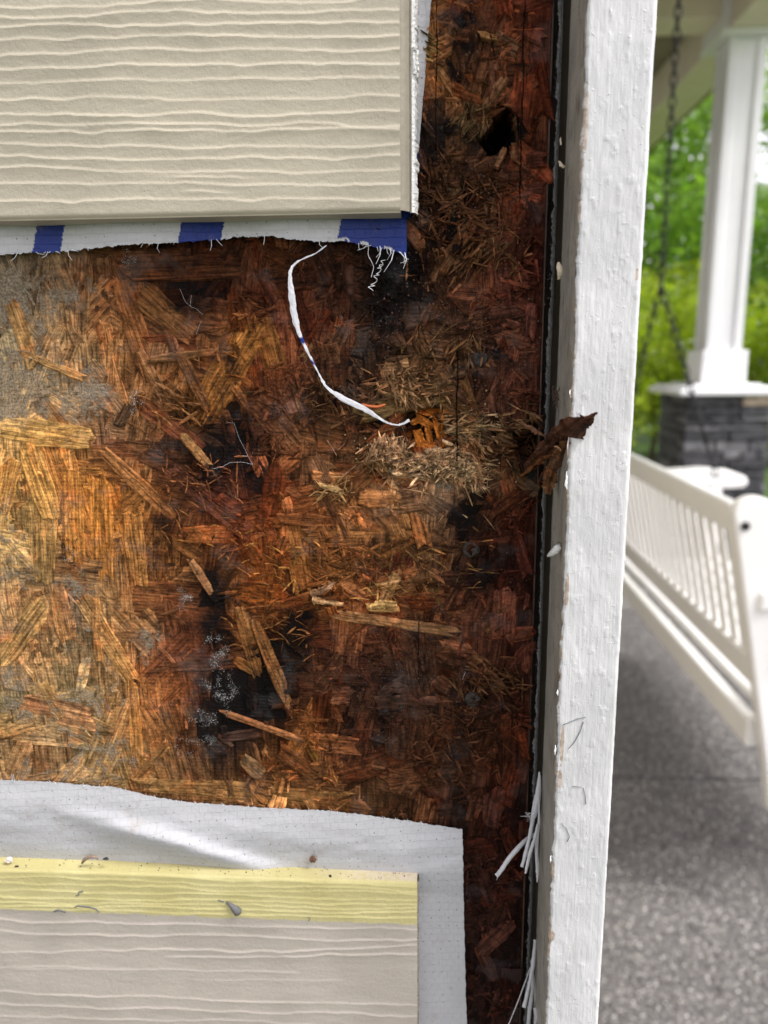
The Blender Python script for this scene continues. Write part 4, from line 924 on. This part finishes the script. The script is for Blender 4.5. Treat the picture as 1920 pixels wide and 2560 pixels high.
# dark rotten crumbs caught on trim side
rt = MB()
for k in range(26):
    a = U(1392+random.gauss(0, 4), 985+random.gauss(0, 14), -.013); rt.tube([a, a+np.array([random.gauss(0, .0004), random.gauss(0, .0003), random.gauss(-.0006, .0009)])], [.00016, .00006], 4)
o = rt.build('rot_crumbs', plain('rot_brown', (.05, .028, .018), .8)); tag(o, 'small clump of dark rotten fibres stuck on the side of the corner board', 'fibre clump')
# white curl, chips caught along the gap
cu = MB().tube([U(x, y, Y) for x, y, Y in ((1399,1357,-.0165),(1397,1366,-.0168),(1390,1375,-.0165),(1380,1383,-.0158),(1369,1390,-.0150))], [.0006, .0008, .0009, .0007, .0003], 9)
o = cu.build('caulk_curl', plain('white_foam_caulk', (.66, .66, .64), .8, .0006, 2500, .1, 1500), None, smooth=True); tag(o, 'white curled bit of caulk sticking out from the side of the corner board', 'caulk curl')
M_chip = plain('pale_chip', (.55, .47, .34), .7, .0003, 1500)
def chip(pts, ws, lab, mat=M_chip, th=.0004, nm='wood_chip'):
    o = ribbon(nm, [U(x, y, Y) for x, y, Y in pts], [w*.00009 for w in ws], mat, None, th, 5, .00022, .15, seed=len(lab), sub=4); tag(o, lab, 'wood chip')
chip([(1396,655,-.012),(1400,678,-.013),(1399,698,-.012)], [6, 13, 7], 'pale yellow chip caught on the trim side, largest of those in the gap')
chip([(1398,402,-.004),(1404,412,-.006),(1412,418,-.006)], [4, 8, 3], 'small cream chip caught in the gap level with the siding')
chip([(1402,343,-.003),(1402,362,-.004)], [3, 4], 'thin cream sliver in the gap, above the other chips')
# ------------------------------------------------------------------ loose things on the board
lc = spl3([(775,1487,-.0012),(795,1482,-.0035),(812,1475,-.0045),(830,1463,-.004),(838,1460,-.002)], [14, 18, 12, 14, 8], (150, 112, 82), 21, .0008, .0008, None, 6)
lc.name = 'wood_chip'; tag(lc, 'curled brown wood chip standing off the middle of the rotten board', 'wood chip')
l2 = spl3([(780,1500,-.0018),(800,1505,-.003),(858,1512,-.0018)], [20, 12, 6], (186, 148, 104), 22, .0006, .0005, None, 5)
l2.name = 'wood_chip'; tag(l2, 'pale splintered chip just under the curled brown chip', 'wood chip')
l3 = spl3([(925,1520,-.0022),(950,1512,-.003),(992,1514,-.0022)], [10, 17, 12], (200, 160, 100), 23, .001, .0005, None, 5)
l3.name = 'wood_chip'; tag(l3, 'thick pale crumbly chip lying level, right of the middle of the board', 'wood chip')
# centipede-like larva
lv = MB(); pts = [(905,1010),(915,1014),(925,1016),(935,1017),(945,1017),(955,1014),(964,1011)]; P3 = [U(x, y, -.0026) for x, y in pts]
fin = [P3[0]+(P3[-1]-P3[0])*q/36 for q in range(37)]
fin = [np.array([np.interp(q, np.linspace(0, 1, 7), [p_[k] for p_ in P3]) for k in range(3)]) for q in np.linspace(0, 1, 37)]
lv.tube(fin, [(.00042 if i % 2 else .00032)*(1-.5*abs(i/18-1)**4) for i in range(37)], 8)
la = lv.build('body', plain('amber_shell', (.42, .10, .02), .22, spec=.7), None, smooth=True)
rt_ = empty('larva', tuple(U(935, 1016, -.0026))); tag(rt_, 'small shiny orange segmented larva lying above the end of the white strip', 'larva')
la.parent = rt_; la.location = la.location-rt_.location
lg = MB()
for i in range(2, 36, 2):
    lg.tube([fin[i], fin[i]+np.array([.0001, -.0001, -.0006])], [.00006, .00003], 3); lg.tube([fin[i], fin[i]+np.array([.0001, -.0001, .00055])], [.00006, .00003], 3)
lg.build('legs', plain('amber_legs', (.35, .10, .03), .4), rt_)
# cobweb threads
cw = empty('cobweb', tuple(U(560, 950, -.002))); tag(cw, 'fine white cobweb threads clinging to the black mildewed part of the board', 'cobweb')
for pts in ([(449,722),(464,756),(478,768),(491,771),(504,786)], [(475,765),(480,738)], [(504,802),(497,818),(491,836)], [(567,1056),(584,1058),(599,1098),(612,1120),(620,1140),(631,1161)], [(631,1161),(605,1155),(575,1156),(553,1167),(530,1172)], [(620,1140),(606,1140)], [(1155,1700),(1160,1690),(1163,1680)]):
    MB().tube([U(x+random.gauss(0, 1), y, -.0018) for x, y in pts], .00002, 3).build('thread', M_fib, cw)

# ------------------------------------------------------------------ rest of the house wall
z = zb_u+.178
k = 0
for z0, lab in ((zb_u+.178, 'cream siding plank first above the torn plank, out of the picture'),):
    pass
ORD = 'first second third fourth fifth sixth seventh eighth ninth'.split()
for i in range(9):
    z0 = zb_u+.18+i*.178
    o = MB().box((-1.6, yu-.006, z0), (.0255, -.0012-.006*0, z0+.176), .001).build('siding_plank', M_far); tag(o, 'cream siding plank, %s course above the torn plank' % ORD[i], 'siding plank', 'siding courses above the torn plank')
for i in range(5):
    z1 = z1_l-.2105-i*.178
    o = MB().box((-1.6, yl-.004, z1-.176), (.0255, -.0012, z1), .001).build('siding_plank', M_far); tag(o, 'beige siding plank, %s course below the yellow banded plank' % ORD[i], 'siding plank', 'siding courses below the banded plank')
hwall = MB().box((-1.6, .051, 0), (.0300, 9.6, 3.72)).box((-1.6, .001, 0), (-.62, .05, 3.72)).build('house_wall', M_far); tag(hwall, 'cream house side wall running back along the porch behind the corner board', 'wall')
e = MB().box((.0305, .0205, .02), (.042, 9.6, 3.7)); o = e.build('cladding', M_far, hwall)

# ------------------------------------------------------------------ ground, porch floor
m, t, b = newmat('exposed_aggregate_concrete'); N = NB(t); p = N.pos(1.)
v1 = N.n('TexVoronoi'); t.links.new(p, v1.inputs['Vector']); v1.inputs['Scale'].default_value = 210
cr_ = N.n('ValToRGB'); t.links.new(v1.outputs['Color'], cr_.inputs[0])
el = cr_.color_ramp.elements; el[0].position = 0.1; el[0].color = (.018, .017, .016, 1); el[1].position = .95; el[1].color = (.62, .60, .57, 1)
for q_, c_ in ((.35, (.075, .073, .071, 1)), (.6, (.13, .126, .122, 1)), (.8, (.20, .186, .172, 1))):
    x_ = el.new(q_); x_.color = c_
c = N.mix(N.mr(N.vor(p, 210., 'Distance', feature='F1'), .45, .8, 0., 1.), cr_.outputs[0], (.07, .068, .066))
c = N.mix(1., c, N.grey(N.mr(N.noise(p, 2.2, 5, .6), .3, .7, 1.05, 1.3)), 'MULTIPLY')
N.put(b.inputs['Base Color'], c); b.inputs['Roughness'].default_value = .85; b.inputs['Specular IOR Level'].default_value = .15
N.put(b.inputs['Normal'], N.bump(N.vor(p, 90.), .6, .002)); M_conc = m
yj = 2.07
for (ya, yb) in ((-2.5, yj), (yj+.014, 6.15)):
    o = MB().box((-2.0 if ya < 0 else .03, ya if ya > 0 else -2.5, -.1), (2.62, yb, 0), .003).build('porch_floor', M_conc); tag(o, kind='structure')
o = MB().box((-2, -2.4, -.2), (2.6, 6.1, -.025)).build('joint_bed', plain('joint_dirt', (.04, .037, .033), .9)); tag(o, kind='structure')
M_grass = plain('lawn_green', (.07, .125, .022), .8, .02, 60, .35, 3)
o = mk('lawn', [(x, y, -.14+(.02*math.sin(x)*math.cos(y*.7) if abs(x) < 60 else 0)) for y in np.linspace(-120, 160, 40) for x in np.linspace(-150, 150, 40)], gridF(40, 40), M_grass, None, True); tag(o, kind='structure')
# grass tufts beyond the porch
V, F = [], []
for k in range(16000):
    x, y = random.uniform(2.2, 8), random.uniform(6.3, 13); h = random.uniform(.04, .10); a = random.uniform(0, 3.14); b0_ = len(V); dx, dy = math.cos(a)*.006, math.sin(a)*.006
    lx, ly = random.gauss(0, .03), random.gauss(0, .03); z0 = -.15
    V += [(x-dx, y-dy, z0), (x+dx, y+dy, z0), (x+lx, y+ly, z0+h)]; F.append((b0_, b0_+1, b0_+2))
M_blade = plain('grass_blade', (.10, .19, .03), .6, var=.4, vsc=8)
o = mk('grass', V, F, M_blade); tag(o, 'bright green lawn grass beyond the porch behind the stone pier', 'grass', kind='stuff')

# ------------------------------------------------------------------ porch roof, beams, column, pier
M_ceil = plain('taupe_ceiling_paint', (.26, .225, .17), .7, .0005, 60, .1, 3)
M_beam = plain('beige_beam_paint', (.74, .67, .54), .6, .0005, 60, .06, 3)
M_white = plain('white_porch_paint', (.78, .79, .80), .4, .0002, 200, .03, 4)
CXc, CYc = 2.19, 5.70
zc0 = 3.50
o = MB().box((.045, 1.3, 3.86), (2.75, 10, 3.95)).build('porch_ceiling', M_ceil); tag(o, kind='structure')
for k in range(1, 18):
    pass
cl = MB()
for k in range(22): cl.box((.05, 1.32+k*.39, 3.845), (2.7, 1.32+k*.39+.385, 3.8595), .002)
cl.build('ceiling_boards', M_ceil, o)['kind'] = 'stuff'
bm1 = MB().box((CXc-.16, CYc+.206, zc0+.03), (CXc+.16, 10, 3.84), .004).build('porch_beam', M_beam); tag(bm1, 'long beige porch beam running back from the white column top', 'beam')
bm2 = MB().box((.046, CYc-.14, zc0+.12), (CXc-.206, CYc+.14, 3.84), .004).build('porch_beam', M_beam); tag(bm2, 'beige cross beam from the column top to the house wall', 'beam')
bm3 = MB().box((CXc-.16, 1.35, zc0+.03), (CXc+.16, CYc-.206, 3.84), .004).build('porch_beam', M_beam); tag(bm3, 'beige porch beam running forward from the white column top', 'beam')
co = empty('porch_column', (CXc, CYc, 1.16)); tag(co, 'white square porch column with corner boards standing on the stone pier', 'column')
h_ = .112
MB().box((CXc-h_, CYc-h_, 1.16), (CXc+h_, CYc+h_, zc0), .004).build('shaft', M_white, co)
for sx in (-1, 1):
    for sy in (-1, 1):
        x, y = CXc+sx*(h_-.014), CYc+sy*(h_-.014)
        MB().box((x-.030, y-.030, 1.40), (x+.030, y+.030, zc0), .003).build('corner_strip', M_white, co)
MB().box((CXc-.165, CYc-.165, 1.16), (CXc+.165, CYc+.165, 1.40), .006).build('column_base', M_white, co)
MB().box((CXc-.205, CYc-.205, zc0), (CXc+.205, CYc+.205, 3.845), .006).build('capital', M_white, co)
MB().box((CXc-.215, CYc-.215, zc0+.002), (CXc+.215, CYc+.215, zc0+.03), .003).build('capital_trim', M_white, co)
pr = empty('stone_pier', (CXc, CYc, 0)); tag(pr, 'dark grey stacked stone pier with a white cap under the porch column', 'pier')
mb = MB(); zc = 1.12; mb.box((CXc-.385, CYc-.385, zc-.04), (CXc+.385, CYc+.385, zc), .008); mb.box((CXc-.35, CYc-.35, zc+.001), (CXc+.35, CYc+.35, zc+.02), .01); mb.box((CXc-.25, CYc-.25, zc+.02), (CXc+.25, CYc+.25, zc+.038), .008)
mb.build('cap', M_white, pr)
MB().box((CXc-.28, CYc-.28, 0), (CXc+.28, CYc+.28, zc-.041)).build('core', plain('mortar_dark', (.02, .02, .02), .9), pr)
SM = [plain('stone_charcoal', (.045, .045, .05), .7, .004, 40, .5, 14), plain('stone_slate', (.075, .075, .082), .7, .004, 40, .5, 14), plain('stone_grey', (.16, .16, .165), .7, .004, 40, .4, 14), plain('stone_tan', (.42, .34, .25), .75, .003, 40, .25, 14)]
def stone(a, b, mat):
    mb = MB().box(a, b, .006); mb.V = [(x+random.gauss(0, .0025), y+random.gauss(0, .0025), z+random.gauss(0, .0015)) for x, y, z in mb.V]
    mb.build('stone', mat, pr)
for face in range(4):
    z = .0
    while z < zc-.06:
        h = random.choice((.035, .045, .06, .075)); h = min(h, zc-.042-z); last = zc-.06 < z+h+.03
        if last: h = zc-.042-z
        u = -.30
        while u < .295:
            w = random.uniform(.12, .36); w = min(w, .30-u)
            if .30-(u+w) < .06: w = .30-u
            pj = random.uniform(.0, .022); mt = SM[random.choices((0, 1, 2), (5, 4, 2))[0]]
            if face == 0 and last and u > -.02: mt = SM[3]; w = .30-u; pj = .02
            f0, f1 = -.30-pj, -.281
            if face == 0: stone((CXc+u+.003, CYc+f0, z+.003), (CXc+u+w-.003, CYc+f1, z+h-.003), mt)
            elif face == 1: stone((CXc+f0, CYc+u+.003, z+.003), (CXc+f1, CYc+u+w-.003, z+h-.003), mt)
            elif face == 2: stone((CXc-f1, CYc+u+.003, z+.003), (CXc-f0, CYc+u+w-.003, z+h-.003), mt)
            elif u < .2 and False: pass
            u += w
        z += h

# ------------------------------------------------------------------ porch swing (local frame: x towards the seat, y along the bench)
NTp = np.array([.695, 1.46])
rz = -.004
sw = empty('porch_swing', (.775, 1.50, .40), rz); tag(sw, 'white slatted wooden porch swing bench seen from behind, hanging on a chain', 'swing bench')
M_sw = plain('cream_white_bench_paint', (.80, .80, .78), .32, .0002, 200, .03, 6)
LEN = 1.45
def rec(z): return -.088*(z-.20)/.43   # recline: x offset of the back plane at height z above seat-ish origin
def sheared(a, b, bev, name, mat=M_sw, parent=sw):
    mb = MB().box(a, b, bev); mb.V = [(x+rec(z), y, z) for x, y, z in mb.V]; return mb.build(name, mat, parent, local=True)
zT, zB = .63, .262
sheared((-.012, -.005, zT-.075), (.016, LEN, zT), .005, 'top_rail')
sheared((-.012, -.005, zB-.075), (.016, LEN, zB), .004, 'lower_rail')
for k in range(22):
    y0 = .030+k*.0635
    sheared((-.002, y0, zB-.004), (.007, y0+.034, zT-.073), .004, 'slat')
# end posts
def post(y0, y1):
    n = 14; out = []
    for s_ in (-1, 1): pass
    prof = []
    w = .046
    zs_ = [-.12, 0, .2, .4, zT-.02]
    L_ = [(-.018+rec(max(z, -.1)), z) for z in zs_]; Rr = [(.075+rec(max(z, -.1))+(.04 if z < .1 else 0), z) for z in zs_]
    cxx = (L_[-1][0]+Rr[-1][0])/2; rr = (Rr[-1][0]-L_[-1][0])/2
    arc = [(cxx+rr*math.cos(a), zT-.02+rr*.85*math.sin(a)) for a in np.linspace(0, math.pi, n)][1:-1]
    prof = L_[:1]+Rr+arc+L_[:0:-1]
    N_ = len(prof); mb = MB(); mb.add([(x, y0, z) for x, z in prof]+[(x, y1, z) for x, z in prof], [tuple(range(N_)), tuple(range(2*N_-1, N_-1, -1))]+[(i, i+N_, (i+1) % N_+N_, (i+1) % N_) for i in range(N_)])
    o = mb.build('end_post', M_sw, sw, local=True)
    bv = o.modifiers.new('bevel', 'BEVEL'); bv.width = .006; bv.segments = 2; bv.limit_method = 'ANGLE'
    return o
pA = post(-.045, -.006); pB = post(LEN+.001, LEN+.04)
M_iron = plain('dark_bolt_iron', (.03, .03, .032), .45, metal=.6)
def bolt(x, y, z, r, ln, parent):
    V, F = [], []; n = 14
    for j, (q, d) in enumerate(((1, 0), (1, .7), (.7, 1))):
        for k in range(n): V.append((x+r*q*math.cos(6.2832*k/n), y-ln*d, z+r*q*math.sin(6.2832*k/n)))
    for j in range(2):
        for k in range(n): F.append((j*n+k, j*n+(k+1) % n, (j+1)*n+(k+1) % n, (j+1)*n+k))
    F.append(tuple(2*n+k for k in range(n))); mk('bolt', V, F, M_iron, parent, local=True)
# arms: contoured boards
def arm(y0, y1):
    top = [(x*1.12, z+.165) for x, z in [(-.03, .27), (.08, .30), (.2, .325), (.32, .335), (.42, .325), (.475, .30), (.487, .275), (.47, .255), (.42, .25), (.36, .255), (.25, .265), (.12, .25), (-.03, .22)]]
    n = len(top); mb = MB(); mb.add([(x, y0, z) for x, z in top]+[(x, y1, z) for x, z in top], [tuple(range(n)), tuple(range(2*n-1, n-1, -1))]+[(i, i+n, (i+1) % n+n, (i+1) % n) for i in range(n)])
    o = mb.build('armrest', M_sw, sw, local=True); bv = o.modifiers.new('bevel', 'BEVEL'); bv.width = .01; bv.segments = 3; bv.limit_method = 'ANGLE'; bv.angle_limit = R(50)
arm(-.055, .03); arm(LEN-.03, LEN+.055)
for y in (-.01, LEN-.03): MB().box((.39, y, .04), (.44, y+.04, .42), .005).build('arm_support', M_sw, sw, local=True)
# seat
for k in range(7):
    x = .035+k*.064; MB().box((x, .0, .105-.012*math.sin(k/6*3.14)), (x+.052, LEN, .125-.012*math.sin(k/6*3.14)), .004).build('seat_slat', M_sw, sw, local=True)
MB().box((-.010, .0, .03), (.022, LEN, .10), .004).build('rear_apron', M_sw, sw, local=True)
MB().box((.48, .0, .02), (.505, LEN, .10), .004).build('front_apron', M_sw, sw, local=True)
for y in (.03, .7, LEN-.06): MB().box((.023, y, .03), (.479, y+.035, .088), .004).build('seat_frame', M_sw, sw, local=True)
bolt(.012+rec(zT), -.0455, zT-.045, .010, .006, sw); bolt(.045, -.0455, .30, .012, .02, sw)

# chains
def chain(name, segs, label):
    mb = MB(); pitch = .036
    for (a, b_) in segs:
        a, b_ = Vector(a), Vector(b_); n = max(1, int((b_-a).length/pitch)); d = (b_-a).normalized()
        s1 = d.cross(Vector((0, 1, 0))).normalized(); s2 = d.cross(s1)
        for i in range(n):
            c = a+(b_-a)*(i+.5)/n; s_ = (s1 if i % 2 else s2)
            pts = [c+d*(.0095*math.sin(q)*1.5+.008*math.copysign(1, math.sin(q)))+s_*.0115*math.cos(q) for q in np.linspace(0, 6.2832, 10, endpoint=False)+.3]
            mb.tube(pts, .0038, 5, True)
    o = mb.build(name, M_iron, None, smooth=True); tag(o, label, 'chain'); return o
yf_ = 2.86
sp = U(1652, 712, 2.80); top = (float(U(1687, 0, 2.80)[0]), 2.80, 3.84)
chain('swing_chain', [((sp[0], sp[1], 3.84), sp), (sp, (U(1600, 850, 2.86)[0]-.03, 2.90, U(1600, 850, 2.86)[2]-.35)), (sp, U(1790, 1190, 2.86))], 'dark steel chain from the porch ceiling, forking down to the far end of the swing')
sp3 = (.99, 1.44, 1.75)
chain('swing_chain', [((.99, 1.44, 3.84), sp3), (sp3, (.845, 1.43, .72)), (sp3, (1.16, 1.45, .70))], 'dark chain hooked to the near end post of the swing, right picture edge')

# ------------------------------------------------------------------ vegetation
def leaf_material(name, c1, c2, tr=.45):
    m, t, b = newmat(name); N = NB(t)
    rnd = N.n('NewGeometry').outputs['Random Per Island']; p = N.pos(1.)
    c = N.mix(rnd, c1, c2); c = N.mix(1., c, N.grey(N.mr(N.noise(p, 1.4, 3), .3, .7, .6, 1.4)), 'MULTIPLY')
    N.put(b.inputs['Base Color'], c); b.inputs['Roughness'].default_value = .5; b.inputs['Specular IOR Level'].default_value = .3
    tl = N.n('BsdfTranslucent'); N.put(tl.inputs[0], N.mix(1., c, (1.5, 1.6, .6), 'MULTIPLY')); mx = N.n('MixShader'); mx.inputs[0].default_value = tr
    t.links.new(b.outputs[0], mx.inputs[1]); t.links.new(tl.outputs[0], mx.inputs[2]); t.links.new(mx.outputs[0], t.nodes['Material Output'].inputs[0])
    return m
LM = [leaf_material('leaf_yellow_green', (.19, .28, .02), (.34, .40, .035), .5), leaf_material('leaf_mid_green', (.09, .19, .022), (.17, .29, .04), .5), leaf_material('leaf_dark_green', (.05, .12, .018), (.11, .20, .03), .4), leaf_material('leaf_light_green', (.15, .27, .04), (.25, .38, .08), .5)]
M_bark = plain('bark_brown', (.07, .05, .035), .9, .01, 30, .4, 10)
def crown(clumps, n, size):
    P_, w = [], np.array([c[3]*c[4]*c[5] for c in clumps])**(2/3); w /= w.sum()
    ci = rng.choice(len(clumps), n, p=w); cl_ = np.array(clumps)[ci]
    d = rng.normal(size=(n, 3)); d /= np.linalg.norm(d, axis=1)[:, None]; r = rng.uniform(.45, 1.08, n)**.6
    c = cl_[:, :3]+d*r[:, None]*cl_[:, 3:6]
    a = rng.normal(size=(n, 3)); a /= np.linalg.norm(a, axis=1)[:, None]; b = np.cross(a, rng.normal(size=(n, 3))); b /= np.linalg.norm(b, axis=1)[:, None]
    s = size*rng.uniform(.6, 1.3, (n, 1))
    V = np.stack([c-a*s, c-b*s*.5, c+a*s, c+b*s*.5], 1).reshape(-1, 3)
    return V, np.arange(4*n).reshape(-1, 4)
def plant(name, label, cat, x, y, clumps, n, size, mat, trunk=None, group=None):
    ro = empty(name, (x, y, -.14)); tag(ro, label, cat, group)
    cl = [(x+c[0], y+c[1], c[2], c[3], c[4], c[5]) for c in clumps]
    V, F = crown(cl, n, size); mk('crown', V, F, mat, ro)
    mb = MB(); th, tr_ = trunk or (1., .04)
    base = Vector((x, y, -.15)); mb.tube([base, base+Vector((.05, .03, th*.5)), base+Vector((-.02, .06, th))], [tr_, tr_*.8, tr_*.6], 8)
    for c in cl[:7]: mb.tube([base+Vector((0, .04, th*.7)), Vector(((x+c[0])/2, (y+c[1])/2, (th+c[2])/2)), Vector(c[:3])], [tr_*.45, tr_*.3, tr_*.12], 5)
    mb.build('trunk', M_bark, ro)
def puff(n, rx, ry, z0, z1, s):
    return [(random.uniform(-rx, rx), random.uniform(-ry, ry), random.uniform(z0, z1), s*random.uniform(.6, 1.3), s*random.uniform(.6, 1.3), s*random.uniform(.5, 1.1)) for _ in range(n)]
random.seed(31); rng = np.random.default_rng(31)
# clipped-looking yellow green shrubs behind the pier
plant('shrub', 'bright yellow green rounded shrub just left of the white column, partly behind the corner board', 'shrub', 3.2, 10.6, puff(16, .9, .5, .35, 2.2, .55), 9000, .045, LM[0])
plant('shrub', 'yellow green shrub directly behind the white column base', 'shrub', 4.5, 10.9, puff(16, .9, .5, .3, 2.2, .6), 9000, .045, LM[0])
plant('shrub', 'mid green shrub at the right picture edge beyond the column', 'shrub', 5.8, 10.7, puff(16, .9, .5, .3, 2.3, .6), 9000, .045, LM[0])
plant('shrub', 'low dark green shrub on the lawn behind the stone pier', 'shrub', 3.9, 9.9, puff(10, .6, .3, .1, .8, .35), 4500, .04, LM[2])
plant('shrub', 'tall dark green bush above the yellow green shrub left of the column', 'bush', 4.2, 13.4, puff(18, 1.6, .7, 1.2, 3.9, .8), 9000, .07, LM[1])
plant('shrub', 'tall dark green bush to the right of the column', 'bush', 7.2, 13.6, puff(18, 1.5, .7, 1.0, 4.0, .8), 9000, .07, LM[2])
for (x, y, zt_, n, mt, lab) in ((5.0, 18.5, 7.5, 13000, 3, 'light green leafy tree filling the gap left of the column'), (8.4, 17.5, 8.5, 10000, 3, 'green tree behind the white column'), (11.5, 19, 9, 12000, 3, 'light green tree right of the column, sky showing at its top'), (7., 26, 11, 9000, 1, 'tall darker tree far behind the light green ones'), (2.0, 20, 7, 7000, 1, 'green tree hidden mostly behind the corner board'), (14, 24, 11, 8000, 3, 'green tree at the far right edge of the garden')):
    plant('tree', lab, 'tree', x, y, puff(26, 2.3, 1.6, 2.2, zt_, 1.15), n, .10, LM[mt], (3., .16))
